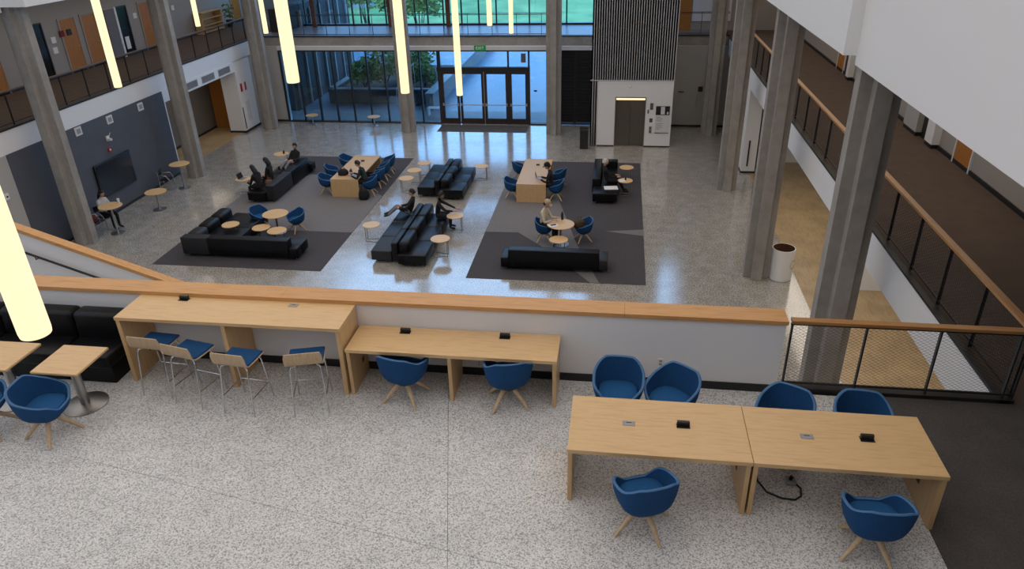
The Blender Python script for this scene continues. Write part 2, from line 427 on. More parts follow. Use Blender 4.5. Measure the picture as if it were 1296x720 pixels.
# ------------------------------------------------------------------ railings
def wire_mesh(L, z0, z1, pitch, r):
    """diamond mesh in the local XZ plane, x in 0..L"""
    mb = MB(); h = z1 - z0; sl_ = .62
    n0 = int(-h / sl_ / pitch) - 1; n1 = int(L / pitch) + 2
    for sgn in (1, -1):
        for k in range(n0, n1 + int(h / sl_ / pitch) + 1):
            x0 = k * pitch
            pts = []
            for (xa, za) in ((x0, z0), (x0 + h / sl_, z1)):
                pts.append([xa, za])
            if sgn < 0: pts = [[x0 + 0, z1], [x0 + h / sl_, z0]]
            (xa, za), (xb, zb) = pts
            if xb <= 0 or xa >= L: continue
            if xa < 0: za += (zb - za) * (0 - xa) / (xb - xa); xa = 0
            if xb > L: zb = za + (zb - za) * (L - xa) / (xb - xa); xb = L
            d = Vector((xb - xa, 0, zb - za))
            if d.length < .03: continue
            d.normalize(); u = Vector((0, 1, 0)); w = d.cross(u)
            ra = []
            for P in (Vector((xa, 0, za)), Vector((xb, 0, zb))):
                ra.append([P + u * r, P - u * r * .5 + w * r * .87, P - u * r * .5 - w * r * .87])
            mb.loft(ra, False, False)
    return mb
def railing(label, loc, rz, L, posts, cap, mesh_pitch, capmat='oak_rail', capw=.055, caph=.045, post=.02, name='railing', mids=()):
    t = thing(name, label, 'railing', loc, rz)
    B(0, L, -capw, capw, 1.07 - caph, 1.07).build('top_rail', capmat, t, bevel=.004)
    for x in posts:
        B(x - post * .5, x + post * .5, -post * 1.3, post * 1.3, 0, 1.07 - caph).build('post', 'dark_steel', t)
    B(0, L, -.012, .012, .07, .095).build('bottom_rail', 'dark_steel', t)
    B(0, L, -.012, .012, .985, 1.01).build('under_rail', 'dark_steel', t)
    if mesh_pitch:
        m = wire_mesh(L, .09, 1.0, mesh_pitch, .0016 if mesh_pitch < .09 else .0022).build('wire_mesh', 'dark_steel', t); m['kind'] = 'stuff'
    for z in mids:
        MB().tube([(0, 0, z), (L, 0, z)], .012, 6).build('middle_rail', 'dark_steel', t)
    return t
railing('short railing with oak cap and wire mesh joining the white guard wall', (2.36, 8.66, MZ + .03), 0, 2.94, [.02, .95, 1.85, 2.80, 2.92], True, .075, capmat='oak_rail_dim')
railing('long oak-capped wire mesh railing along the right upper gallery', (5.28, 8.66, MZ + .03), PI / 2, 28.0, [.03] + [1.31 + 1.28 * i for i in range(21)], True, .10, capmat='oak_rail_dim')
railing('dark-posted railing with brown cap along the left upper gallery', (-19.3, 8.66, MZ + .03), PI / 2, 29.0, [.9 + 1.26 * i for i in range(23)], True, 0, capmat='rail_brown', capw=.04)
railing('black metal railing along the bridge in front of the upper glass', (-17.9, 38.02, MZ + .08), 0, 14.9, [.25 + 1.245 * i for i in range(12)], True, 0, capmat='frame_black', capw=.03, caph=.03)
railing('short dark railing on the bridge behind the elevator tower', (2.5, 38.02, MZ + .08), 0, 2.6, [.1 + 1.2 * i for i in range(3)], True, 0, capmat='frame_brown', capw=.03, caph=.03)

# ------------------------------------------------------------------ ground-floor glass wall and entrance
w1 = structure(thing('window_1', None, None, (0, 37.5, 0)))
XM = [-17.72, -16.78, -15.84, -14.90, -13.96, -13.02, -12.08, -11.14, -10.20, -9.24]
for x in XM + [-3.5]:
    B(x - .035, x + .035, -.07, .07, 0, 3.76).build('mullion', 'frame_black', w1)
B(-17.75, -9.2, -.06, .06, 0, .06).build('bottom_rail', 'frame_black', w1)
B(-4.5, -3.45, -.06, .06, 0, .06).build('bottom_rail', 'frame_black', w1)
B(-17.75, -3.45, -.06, .06, 3.70, 3.76).build('head_rail', 'frame_black', w1)
B(-9.3, -4.5, -.12, .12, 2.72, 2.93).build('transom', 'frame_black', w1)
for x in (-9.15, -5.6, -4.55):
    B(x - .04, x + .04, -.07, .07, 2.93, 3.70).build('mullion', 'frame_black', w1)
def pane(p, x0, x1, z0, z1, m='glass', y=0):
    return B(x0, x1, y - .006, y + .006, z0, z1).build('pane', m, p)
for a, b in zip(XM[:-1], XM[1:]): pane(w1, a + .035, b - .035, .06, 3.70)
pane(w1, -4.51, -3.535, .06, 3.70); pane(w1, -9.11, -5.64, 2.93, 3.70); pane(w1, -5.56, -4.59, 2.93, 3.70)
leaves = [(-9.12, -8.20), (-8.16, -6.90), (-6.86, -5.64), (-5.56, -4.62)]
for i, (a, b) in enumerate(leaves):
    d = structure(thing('door_%d' % (i + 1), None, None, (0, 37.5, 0)))
    fr = MB()
    sw = .12
    fr.box(a, a + sw, -.045, .045, .01, 2.70).box(b - sw, b, -.045, .045, .01, 2.70).box(a + sw, b - sw, -.045, .045, .01, .30).box(a + sw, b - sw, -.045, .045, 2.58, 2.70)
    fr.build('door_frame', 'frame_brown', d)
    pane(d, a + sw, b - sw, .30, 2.58)
    MB().tube([(a + .05, -.10, 1.02), (b - .05, -.10, 1.02)], .022, 8).build('push_bar', 'steel', d)
    MB().box(a + .03, a + .10, -.11, -.045, .96, 1.10).box(b - .10, b - .03, -.11, -.045, .96, 1.10).build('bracket', 'steel', d)
B(-6.90, -6.86, -.05, .05, 0, 2.72).build('mullion', 'steel', w1)
B(-5.64, -5.56, -.08, .08, 0, 2.72).build('mullion', 'frame_brown', w1)
B(-9.24, -9.12, -.09, .09, 0, 2.72).build('mullion', 'frame_brown', w1)
B(-4.62, -4.50, -.09, .09, 0, 2.72).build('mullion', 'frame_brown', w1)
# small dark notices on the right hand panes
o = B(-.12, .12, -.01, .01, -.22, .22).build('notice', 'vent_grey', None, None, (-4.82, 37.47, 3.38)); tag(o, 'small grey notice stuck on the glass above the right entrance door', 'sign')
o = B(-.08, .08, -.01, .01, -.04, .04).build('notice', 'frame_black', None, None, (-4.22, 37.47, 1.75)); tag(o, 'small black plate on the single pane right of the entrance doors', 'sign')
# door mat
o = MB().rbox(-9.15, -4.55, 35.95, 37.2, 0, .012, .004, 1).build('door_mat', 'carpet_dark'); tag(o, 'long charcoal entrance mat in front of the glass doors', 'mat')
# exit sign
ex = thing('exit_sign', 'green lit exit sign hung under the bridge above the entrance doors', 'sign', (-7.0, 37.42, 3.87))
B(-.30, .30, -.03, .03, -.13, .13).build('sign_box', 'green_sign', ex)
def lettering(txt, parent, loc, size, m, rx=PI / 2, rz=0, name='lettering'):
    cu = bpy.data.curves.new(name, 'FONT'); cu.body = txt; cu.size = size; cu.align_x = 'CENTER'; cu.align_y = 'CENTER'; cu.extrude = .002
    o = bpy.data.objects.new(name, cu)
    COL.objects.link(o)
    dg = bpy.context.evaluated_depsgraph_get()
    me = bpy.data.meshes.new_from_object(o.evaluated_get(dg)); bpy.data.objects.remove(o)
    me.materials.clear(); me.materials.append(MAT[m])
    n = bpy.data.objects.new(name, me); COL.objects.link(n); n.parent = parent; n.location = loc; n.rotation_euler = (rx, 0, rz); n['kind'] = 'stuff'
    return n
lettering('EXIT', ex, (0, -.034, 0), .20, 'white_plastic')
# black louvred wall left of the tower
lv = structure(thing('door_9', None, None, (-2.2, 37.55, 0)))
B(-.86, .86, .02, .08, 0, 3.76).build('backing', 'dark_louver', lv)
for x0, x1 in ((-.84, -.02), (.02, .84)):
    MB().box(x0, x0 + .05, -.03, .02, 0, 3.74).box(x1 - .05, x1, -.03, .02, 0, 3.74).box(x0, x1, -.03, .02, 1.78, 1.86).build('door_frame', 'frame_black', lv)
sm = B(-.36, .36, -.012, .012, 0, .075).mesh('slat', ['dark_louver'])
for x in (-.43, .43):
    for i in range(24):
        s = bpy.data.objects.new('slat', sm); COL.objects.link(s); s.parent = lv; s.location = (x, -.01, .1 + i * .152); s.rotation_euler = (.5, 0, 0)
structure(B(-3.5, -1.2, 37.65, 37.95, 0, 3.95).build('wall_back', 'dark_louver'))

# upper glass wall behind the bridge
w2 = structure(thing('window_2', None, None, (0, 42.2, MZ)))
UX = [-19.0, -17.97, -17.1, -16.22, -15.14, -14.22, -13.2, -12.2, -11.5, -10.78, -9.88, -8.85, -7.87, -6.89, -6.01, -5.05, -4.0, -3.0, -1.3]
for x in UX: B(x - .035, x + .035, -.06, .06, 0, 3.6).build('mullion', 'frame_black', w2)
B(-19.0, -1.3, -.05, .05, 0, .09).build('bottom_rail', 'frame_black', w2)
B(-19.0, -1.3, -.05, .05, 1.40, 1.46).build('middle_rail', 'frame_black', w2)
for a, b in zip(UX[:-1], UX[1:]):
    pane(w2, a + .035, b - .035, .09, 1.40); pane(w2, a + .035, b - .035, 1.46, 3.6)
structure(B(-19.4, -19.0, 42.0, 42.3, MZ, 7.9).build('wall_back_corridor', 'corridor_wall'))
structure(B(-23.3, -19.15, 45.8, 46, MZ, 7.9).build('wall_back_corridor', 'corridor_wall'))
structure(B(2.4, 8.4, 40.0, 40.2, MZ, 7.9).build('wall_back_corridor', 'corridor_wall'))
for x, l in ((-16.45, 'reddish brown square post on the bridge near its left end'), (-12.2, 'reddish brown square post on the bridge just left of the glass-wall column'), (-9.05, 'reddish brown square post on the bridge above the entrance doors')):
    tag(B(-.11, .11, -.11, .11, 0, 3.6).build('timber_post', 'cloth_brown', None, None, (x * 1.05, 41.7, MZ)), l, 'post')

# ------------------------------------------------------------------ elevator tower
tw = thing('elevator_tower', 'elevator tower with white ground-floor front and grey corrugated cladding above', 'elevator', (0, 33.9, 0))
MB().box(-.95, -.15, .0, .25, .06, 3.04).box(1.25, 2.43, 0, .25, .06, 3.04).box(-.15, 1.25, 0, .25, 2.32, 3.04).box(-.95, 2.43, .25, 3.6, .0, 3.04).build('front_panel', 'white_paint', tw)
B(-.95, -.15, .012, .2, 0, .07).build('plinth', 'baseboard_black', tw); B(1.25, 2.43, .012, .2, 0, .07).build('plinth', 'baseboard_black', tw)
def corrug(x0, x1, z0, z1, y, pitch, d):
    mb = MB(); n = int(round((x1 - x0) / pitch)); pr = []
    for i in range(n):
        a = x0 + i * pitch
        pr += [(a, y), (a + pitch * .62, y), (a + pitch * .70, y - d), (a + pitch * .92, y - d)]
    pr.append((x1, y))
    vs = [(x, yy, z0) for x, yy in pr] + [(x, yy, z1) for x, yy in pr]; k = len(pr)
    mb.add(vs, [[i, i + 1, k + i + 1, k + i] for i in range(k - 1)])
    return mb
MB().box(-1.27, 2.45, .02, 3.6, 3.04, 12.2).box(-1.27, -.95, .02, 3.6, 0, 3.04).build('core', 'corrugated', tw)
c = corrug(-1.27, 2.45, 3.04, 12.2, .02, .106, .045).build('corrugated_cladding', 'corrugated', tw); c['kind'] = 'stuff'
c = corrug(-1.27, -.96, 0.0, 3.04, .02, .103, .032).build('corrugated_cladding', 'corrugated', tw); c['kind'] = 'stuff'
B(-1.30, 2.47, -.03, .02, 3.04, 3.08).build('drip_trim', 'corrugated', tw)
for x0, x1 in ((-.13, .545), (.555, 1.23)):
    B(x0, x1, .14, .17, .01, 2.17).build('elevator_door', 'elevator_door', tw)
MB().box(-.15, -.12, 0.0, .2, 0, 2.32).box(1.22, 1.25, 0, .2, 0, 2.32).box(-.15, 1.25, .04, .2, 2.26, 2.32).build('door_surround', 'steel', tw)
B(-.10, 1.20, .05, .13, 2.17, 2.25).build('light_strip', 'elevator_light', tw)
MB().ball((.50, -.02, 2.78), .05, .04, .05).build('camera_dome', 'white_plastic', tw, 60)
cpn = MB().box(1.44, 1.58, -.02, 0, 1.75, 2.05).build('floor_indicator', 'vent_grey', tw)
B(1.33, 1.40, -.015, 0, 1.58, 1.75).build('call_plate', 'vent_grey', tw)
b_ = B(1.44, 1.58, -.02, 0, 1.17, 1.35).build('call_plate', 'vent_grey', tw); MB().lathe([(.03, -.012), (.03, .012)], 10, (1.51, -.025, 1.27)).build('button', 'steel', b_)
b_ = B(1.44, 1.57, -.02, 0, .66, .98).build('call_plate', 'grey_plastic', tw)
for z in (.74, .90): B(1.465, 1.545, -.03, -.02, z - .05, z + .05).build('button', 'vent_grey', b_)
sg = thing('wall_sign', 'black and white floor sign with text sheet beside the elevator', 'sign', (2.02, 33.88, 0))
B(-.31, .31, -.015, .012, 1.52, 1.92).build('header', 'frame_black', sg)
MB().box(-.09, .09, -.022, -.014, 1.55, 1.90).box(.19, .26, -.022, -.014, 1.56, 1.66).build('emblem', 'vent_white', sg)
B(-.31, .31, -.012, .012, .70, 1.51).build('text_sheet', 'vent_white', sg)
tx = MB()
for i, (z, l) in enumerate([(1.40, .2), (1.32, .28), (1.24, .24), (1.10, .30), (1.02, .26), (.94, .3), (.86, .18)]): tx.box(-.27, -.27 + l, -.0145, -.012, z, z + .025)
t_ = tx.build('printed_lines', 'grey_plastic', sg); t_['kind'] = 'stuff'
B(-.32, .32, -.02, .01, .67, .695).build('sign_edge', 'vent_grey', sg)
# trash bin left of the tower
tb = thing('trash_bin', 'dark slim trash bin left of the elevator tower', 'bin', (-1.52, 33.6, 0))
MB().rbox(-.19, .19, -.22, .22, 0, .86, .02).build('body', 'dark_steel', tb); MB().rbox(-.2, .2, -.23, .23, .86, .93, .02).build('lid', 'frame_black', tb)
# plates and door on the back right wall
bd = structure(thing('door_10', None, None, (3.5, 37.47, 0)))
B(-.5, .5, 0, .03, 0, 2.3).build('panel', 'grey_wall', bd); MB().tube([(.35, -.04, 1.0), (.35, -.04, 1.5)], .02, 6).build('handle', 'steel', bd)
tag(B(-.11, .11, -.02, .02, -.12, .12).build('wall_plate', 'frame_black', None, None, (3.98, 37.46, 1.9)), 'square black plate on the grey wall right of the elevator tower', 'sign')
tag(MB().prism([(-.14, -.06), (.14, -.06), (0, .1)], 0, .03).build('wall_plate', 'frame_black', None, None, (3.05, 37.48, 1.75)), 'small triangular black plate on the grey wall beside the elevator tower', 'sign')

# ------------------------------------------------------------------ left wall fittings
tv = thing('flat_screen', 'large black flat screen mounted on the slate blue wall', 'screen', (-19.1, 24.55, 1.42))
MB().rbox(.02, .09, -1.08, 1.08, -.63, .63, .012).build('bezel', 'black_plastic', tv)
B(.09, .094, -1.03, 1.03, -.58, .58).build('display', 'screen', tv)
B(0, .02, -.4, .4, -.3, .3).build('mount', 'dark_steel', tv)
for y, z, l in ((23.32, 3.43, 'white square wall vent above the screen, nearest the sloping stair cap'), (25.1, 3.38, 'white square wall vent above the screen, middle of the row of three'), (27.1, 3.37, 'white square wall vent above the screen, nearest the second column')):
    t = thing('wall_vent', l, 'vent', (-19.1, y, z), 0, 'square vents along the slate wall')
    B(0, .03, -.17, .17, -.15, .15).build('vent_frame', 'vent_white', t)
    MB().box(.03, .036, -.10, .10, -.085, .085).build('grille', 'grey_plastic', t)
t = thing('wall_camera', 'small white camera on the slate wall above the screen', 'camera', (-19.1, 24.7, 2.76))
B(0, .05, -.07, .07, -.1, .1).build('mount', 'white_plastic', t); MB().tube([(.04, 0, 0), (.2, -.05, -.02)], .05, 10).build('camera_body', 'white_plastic', t, 40); MB().tube([(.03, .08, .05), (.1, .12, .2)], .015, 6).build('antenna', 'white_plastic', t)
t = thing('alarm_strobe', 'small red alarm strobe on the slate wall just above the screen', 'alarm', (-19.1, 24.62, 2.35))
MB().box(0, .05, -.07, .07, -.08, .08).build('body', 'red', t); MB().ball((.06, 0, 0), .03, .04, .04).build('lens', 'white_plastic', t, 60)
t = thing('alarm_strobe', 'white alarm strobe with dark lens on the pale wall left of the slate wall', 'alarm', (-19.12, 19.42, 2.42))
MB().box(0, .05, -.08, .08, -.1, .1).build('body', 'white_plastic', t); MB().ball((.05, 0, 0), .03, .035, .035).build('lens', 'hair_black', t, 60)
for y, l in ((31.05, 'grey louvred grille over the left doorway, closest to the second column'), (32.6, 'grey louvred grille over the left doorway, middle one of three'), (34.15, 'grey louvred grille over the left doorway, closest to the alarm sign')):
    t = thing('air_grille', l, 'vent', (-19.13, y, 3.36), 0, 'air grilles above the left doorway')
    B(0, .02, -.60, .60, -.17, .17).build('vent_frame', 'vent_white', t)
    g = B(.02, .026, -.56, .56, -.14, .14).build('backing', 'vent_grey', t)
    m = MB()
    for i in range(14): m.box(.026, .034, -.54 + i * .08, -.50 + i * .08, -.14, .14)
    k = m.build('louvre', 'grey_plastic', t); k['kind'] = 'stuff'
d = structure(thing('door_5', None, None, (-20.0, 35.7, 0)))
B(-1.25, -.35, .42, .48, 0, 2.9).build('panel', 'oak_door', d)
MB().tube([(-1.1, .38, 1.0), (-.98, .38, 1.0)], .015, 6).build('handle', 'steel', d)
sg = thing('alarm_sign', 'red and white extinguisher sign on the white wall by the left doorway', 'sign', (-19.14, 35.75, 2.25))
MB().box(0, .02, -.30, -.12, -.2, .2).box(0, .02, .12, .30, -.2, .2).build('red_panel', 'red', sg); B(0, .018, -.12, .12, -.16, .2).build('white_panel', 'white_plastic', sg)
tag(B(0, .015, -.2, .2, -.5, .5).build('wall_notice', 'vent_white', None, None, (-19.145, 35.9, 1.0)), 'pale notice on the white wall below the red extinguisher sign', 'notice')
tag(B(0, .02, -.03, .03, -.55, .55).build('door_bumper', 'dark_steel', None, None, (-19.14, 35.3, .75)), 'thin dark strip on the edge of the white wall by the left doorway', 'bumper')
tag(B(0, .02, -.03, .03, -.55, .55).build('door_bumper', 'dark_steel', None, None, (5.42, 30.43, .85), -PI / 2), 'thin dark strip on the front of the white pier in the right aisle', 'bumper')

# upper corridor doors, left
def corridor_door(n, y0, y1, sign=False):
    d = structure(thing('door_%d' % n, None, None, (-23.1, 0, MZ)))
    MB().box(0, .05, y0 - .06, y0, 0, 2.2).box(0, .05, y1, y1 + .06, 0, 2.2).box(0, .05, y0, y1, 2.14, 2.2).build('door_frame', 'corridor_wall', d)
    B(0, .03, y0, y1, 0, 2.14).build('panel', 'oak_door', d)
    MB().tube([(.06, y1 - .1, 1.0), (.06, y1 - .2, 1.0)], .015, 6).build('handle', 'steel', d)
corridor_door(6, 28.92, 29.86); corridor_door(7, 30.3, 31.2); corridor_door(8, 34.5, 35.3); corridor_door(11, 24.2, 25.3); corridor_door(12, 43.5, 44.5)
def sidelight(n, y0, y1, stripw):
    d = structure(thing('window_%d' % n, None, None, (-23.1, 0, MZ)))
    B(0, .06, y0 - stripw, y0, 0, 2.2).build('frame', 'white_paint', d)
    MB().box(0, .05, y1, y1 + .06, 0, 2.2).box(0, .05, y0, y1, 2.14, 2.2).build('frame', 'frame_black', d)
    B(0, .02, y0, y1, .1, 2.14).build('pane', 'screen', d)
    return d
sidelight(3, 27.05, 27.85, .2); s4 = sidelight(4, 32.75, 33.5, .13)
B(.02, .03, 32.95, 33.25, .3, .85).build('poster', 'paper', s4)
tag(B(0, .05, -.35, .35, -1.05, 1.05).build('display_case', 'cloth_grey', None, None, (-23.1, 32.25, MZ + 1.1)), 'dark grey glazed panel left of the upper corridor sidelight', 'panel')
for y, z, l, m in ((28.35, 1.45, 'white door sign on the upper left wall beside the oak door', 'paper'), (28.3, 1.05, 'small white card on the upper left wall beside the oak door', 'paper'), (34.1, 1.65, 'round white plate on the upper left wall before the far oak door', 'white_plastic'),
                (28.9, 1.62, 'dark picture sign across the upper oak door frame', 'bag_red'), (29.35, 1.62, 'black sign on the upper oak door', 'frame_black'), (37.4, 1.6, 'white plate on the upper left wall past the second column', 'white_plastic')):
    tag(B(0, .03 if 'door frame' not in l and 'oak door' != l[-8:] else .04, -.13, .13, -.12, .12).build('door_sign', m, None, None, (-23.1 + (.03 if m in ('bag_red', 'frame_black') else 0), y, MZ + z)), l, 'sign')
# small lounge furniture against the far end of the left upper corridor
t = thing('bookcase', 'low dark bookcase in the upper left corridor past the second column', 'bookcase', (-22.8, 40.2, MZ))
MB().box(-.25, .25, -1.1, -1.05, 0, 1.1).box(-.25, .25, 1.05, 1.1, 0, 1.1).box(-.25, .25, -1.1, 1.1, 1.05, 1.1).box(-.25, -.22, -1.1, 1.1, 0, 1.1).build('case', 'oak_side', t)
for z in (.05, .4, .72): B(-.22, .24, -1.05, 1.05, z, z + .03).build('shelf', 'oak_side', t)
t = thing('plant_pot', 'dark leafy potted plant in the upper left corridor beside the bookcase', 'plant', (-22.5, 41.9, MZ))
MB().lathe([(.14, 0), (.2, .4)], 16).build('pot', 'black_plastic', t)
m = MB()
for i in range(60):
    a, z = random.uniform(0, 2 * PI), random.uniform(.45, 1.2); r = random.uniform(.05, .32)
    p = Vector((r * math.cos(a), r * math.sin(a), z)); q = p + Vector((random.uniform(-.12, .12), random.uniform(-.12, .12), .12))
    m.add([p, p + Vector((.06, .02, .03)), q, p + Vector((-.06, .02, .03))], [[0, 1, 2, 3]])
k = m.build('foliage', 'leaf', t); k['kind'] = 'stuff'
# right upper corridor doors and recesses
def right_door(n, y0, y1):
    d = structure(thing('door_%d' % n, None, None, (8.35, 0, MZ)))
    MB().box(-.05, 0, y0 - .06, y0, 0, 2.2).box(-.05, 0, y1, y1 + .06, 0, 2.2).box(-.05, 0, y0, y1, 2.14, 2.2).build('door_frame', 'vent_white', d)
    B(-.03, 0, y0, y1, 0, 2.14).build('panel', 'oak_door', d)
    MB().tube([(-.06, y1 - .1, 1.0), (-.06, y1 - .2, 1.0)], .015, 6).build('handle', 'steel', d)
right_door(13, 18.05, 18.95); right_door(14, 24.2, 25.1); right_door(15, 26.4, 27.3); right_door(16, 29.6, 30.5)
for y0, y1, l in ((20.0, 20.5, 'white boxed pier on the right upper corridor, before the dark recess'), (28.3, 28.6, 'white boxed pier on the right upper corridor, far along between oak doors')):
    t = thing('boxed_pier', l, 'pier', (8.35, y0, MZ))
    B(-.2, 0, 0, y1 - y0, .11, 3.3).build('casing', 'white_paint', t); B(-.19, 0, .01, y1 - y0 - .01, 0, .11).build('plinth', 'baseboard_black', t)
for y0, y1, l in ((20.55, 21.15, 'black recessed opening on the right upper corridor beside the white pier'), (28.65, 29.3, 'black recessed opening on the right upper corridor, far along')):
    tag(B(-.06, 0, 0, y1 - y0, 0, 3.3).build('dark_opening', 'frame_black', None, None, (8.35, y0, MZ)), l, 'opening')
t = thing('boxed_pier', 'grey boxed pier on the right upper corridor beyond the dark recess', 'pier', (8.35, 21.2, MZ))
B(-.2, 0, 0, 1.0, .11, 3.3).build('casing', 'grey_wall', t); B(-.19, 0, .01, .99, 0, .11).build('plinth', 'baseboard_black', t)
tag(B(-.03, 0, -.05, .05, -.1, .1).build('wall_switch', 'white_plastic', None, None, (8.35, 19.4, MZ + .9)), 'small white switch on the grey wall of the right upper corridor', 'switch')
d = structure(thing('door_17', None, None, (3.0, 40.0, MZ)))
B(-.5, .45, -.04, 0, 0, 2.3).build('panel', 'oak_door', d)
B(.5, 2.4, -.05, 0, .45, 3.0).build('wall_panel', 'vent_white', d)

# ------------------------------------------------------------------ pendant tube lamps
def pendant(loc, r, L, label, first=[None]):
    t = thing('pendant_lamp', label, 'lamp', loc, 0, 'glowing tube pendants')
    MB().lathe([(r * .97, .012), (r, .03), (r, L - .02), (r * .98, L)], 28).build('glowing_tube', 'lamp_tube', t, 40)
    MB().lathe([(r * .6, 0), (r * .95, .004), (r * .97, .012)], 28).build('end_cap', 'lamp_tube', t, 40)
    MB().lathe([(r * 1.02, L), (r * 1.02, L + .06), (r * .3, L + .08)], 28).build('top_cap', 'steel', t, 40)
    H = 12.1 - loc[2]
    MB().tube([(0, 0, L + .07), (0, 0, H)], .006, 5).build('cable', 'dark_steel', t)
pendant((-2.84, 2.77, 8.44), .075, 2.2, 'nearest glowing tube pendant lamp, at the left edge above the square tables')
pendant((-3.83, 8.36, 8.47), .075, 2.6, 'thick glowing tube pendant lamp hanging in front of the left glass panes')
pendant((-9.91, 13.55, 7.22), .075, 2.6, 'long glowing tube pendant lamp in front of the upper left doors')
pendant((-3.65, 12.34, 7.43), .075, 2.6, 'glowing tube pendant lamp overlapping the column left of the entrance')
pendant((-3.52, 16.12, 6.51), .070, 2.8, 'glowing tube pendant lamp hanging lowest, before the entrance doors')
pendant((-13.27, 22.69, 7.07), .075, 2.6, 'small far tube pendant lamp over the left upper railing between two columns')
pendant((-11.13, 22.88, 6.82), .075, 2.8, 'small far tube pendant lamp beside the back left corner column')
pendant((-3.82, 22.13, 7.13), .075, 2.6, 'short-looking far tube pendant lamp, left of two before the green lawn')
pendant((-3.45, 23.95, 6.63), .070, 2.8, 'far tube pendant lamp, right of two before the green lawn')

# ------------------------------------------------------------------ gallery desks
def popup(d, x, y, z):
    p = MB(); p.rbox(-.075, .075, -.045, .045, 0, .005, .002, 1)
    b = p.build('power_plate', 'black_plastic', d, None, (x, y, z))
    q = MB(); q.rbox(-.07, .07, -.005, .035, .004, .058, .006, 1); q.build('power_box', 'black_plastic', b)
    MB().box(-.06, -.02, -.0075, -.005, .014, .045).box(.02, .06, -.0075, -.005, .014, .045).build('socket', 'frame_black', b)
def flatplate(d, x, y, z):
    p = MB().rbox(-.07, .07, -.042, .042, 0, .005, .002, 1).build('power_plate', 'grey_plastic', d, None, (x, y, z))
    MB().box(-.03, .03, .008, .02, .005, .0065).build('slot', 'frame_black', p)
def desk(name, label, x0, x1, y0, y1, top, legs, legt=.05, cut=0):
    d = thing(name, label, 'desk', (x0, y0, MZ)); w, dp = x1 - x0, y1 - y0
    B(0, w, 0, dp, top - .05, top).build('tabletop', 'oak', d, bevel=.003)
    for lx in legs:
        B(lx, lx + legt, .012, dp - cut, 0, top - .05).build('leg_panel', 'oak_side', d, bevel=.003)
    return d
dA = desk('work_desk', 'long oak desk in front, left of the joined pair', -.39, 1.562, 6.2, 7.19, .74, [0.005, 1.89])
popup(dA, 1.265, .54, .74); flatplate(dA, .66, .52, .74)
dB = desk('work_desk', 'long oak front desk, right of the joined pair, ending at dark carpet', 1.568, 3.49, 6.2, 7.185, .74, [0.005, 1.862])
popup(dB, 1.26, .52, .74); flatplate(dB, .63, .50, .74)
dC = desk('low_desk', 'low oak desk against the white guard wall with two black power boxes', -3.5, -.645, 7.89, 8.545, .74, [0.005, 1.40, 2.795])
popup(dC, .70, .52, .74); popup(dC, 2.10, .52, .74)
dD = desk('bar_table', 'tall oak bar table against the guard wall behind four stools', -6.77, -3.525, 7.87, 8.545, 1.07, [0.005, 1.55, 3.18], .06)
popup(dD, .72, .58, 1.07); flatplate(dD, 2.38, .56, 1.07)
for d, x in ((dA, 1.885), (dB, 1.857), (dC, .06), (dD, .07)):
    B(x - .004, x, .42, .50, .26, .33).build('cable_port', 'frame_black', d)
cd = MB().tube([(1.66, 6.75, MZ + .62), (1.68, 6.72, MZ + .35), (1.75, 6.66, MZ + .10), (1.85, 6.58, MZ + .014), (2.0, 6.50, MZ + .012), (2.14, 6.49, MZ + .012), (2.22, 6.56, MZ + .012), (2.24, 6.68, MZ + .012), (2.19, 6.76, MZ + .02), (2.14, 6.74, MZ + .03)], .012, 8).build('power_cord', 'black_plastic', None, 60)
tag(cd, 'black power cord looping on the floor under the right front desk', 'cord')
t = thing('floor_outlet', 'small grey floor outlet with black plug under the right front desk', 'outlet', (2.14, 6.78, MZ))
MB().rbox(-.06, .06, -.06, .06, 0, .05, .01, 1).build('outlet_box', 'grey_plastic', t); MB().tube([(0, 0, .05), (.0, -.02, .1)], .022, 8).build('plug', 'black_plastic', t)
tag(B(0, .006, -.01, .0, 0, .5).build('power_cord', 'black_plastic', None, None, (-1.80, 8.5, MZ + .2)), 'thin black cord hanging behind the low wall desk', 'cord')
t = thing('wall_outlet', 'white wall outlet on the guard wall above the blue chairs', 'outlet', (.72, 8.56, 4.68))
B(-.04, .04, -.008, 0, -.06, .06).build('cover_plate', 'white_plastic', t); MB().box(-.018, .018, -.011, -.008, .01, .04).box(-.018, .018, -.011, -.008, -.04, -.01).build('socket', 'grey_plastic', t)

# banquette
bq = thing('bench', 'long black leather banquette against the guard wall, left end', 'bench', (-6.98, 7.75, MZ))
for i, (a, b) in enumerate(((-.80, 0), (-2.0, -.81), (-3.2, -2.01), (-4.4, -3.21))):
    MB().rbox(a, b, .50, .79, .40, .86, .07, 4).build('back_cushion', 'leather', bq, 50)
    MB().rbox(a, b, .0, .56, .26, .46, .05, 4).build('seat_cushion', 'leather', bq, 50)
B(-4.4, -.01, .06, .79, 0, .28).build('bench_base', 'leather', bq)

# square cafe tables
def square_table(x, y, label):
    t = thing('square_table', label, 'table', (x, y, MZ))
    MB().rbox(-.335, .335, -.335, .335, .705, .74, .006, 1).build('tabletop', 'oak', t)
    MB().tube([(0, 0, .02), (0, 0, .7)], .06, 16).build('pedestal', 'steel', t, 40)
    MB().lathe([(.29, 0), (.29, .012), (.27, .02), (.05, .03)], 40).build('base', 'steel', t, 30)
    B(-.2, .2, -.2, .2, .69, .706).build('mount_plate', 'dark_steel', t)
square_table(-7.11, 7.29, 'square oak-topped table with round steel foot beside the bar table')
square_table(-8.13, 7.29, 'square oak-topped table cut by the picture frame, left end of the banquette')

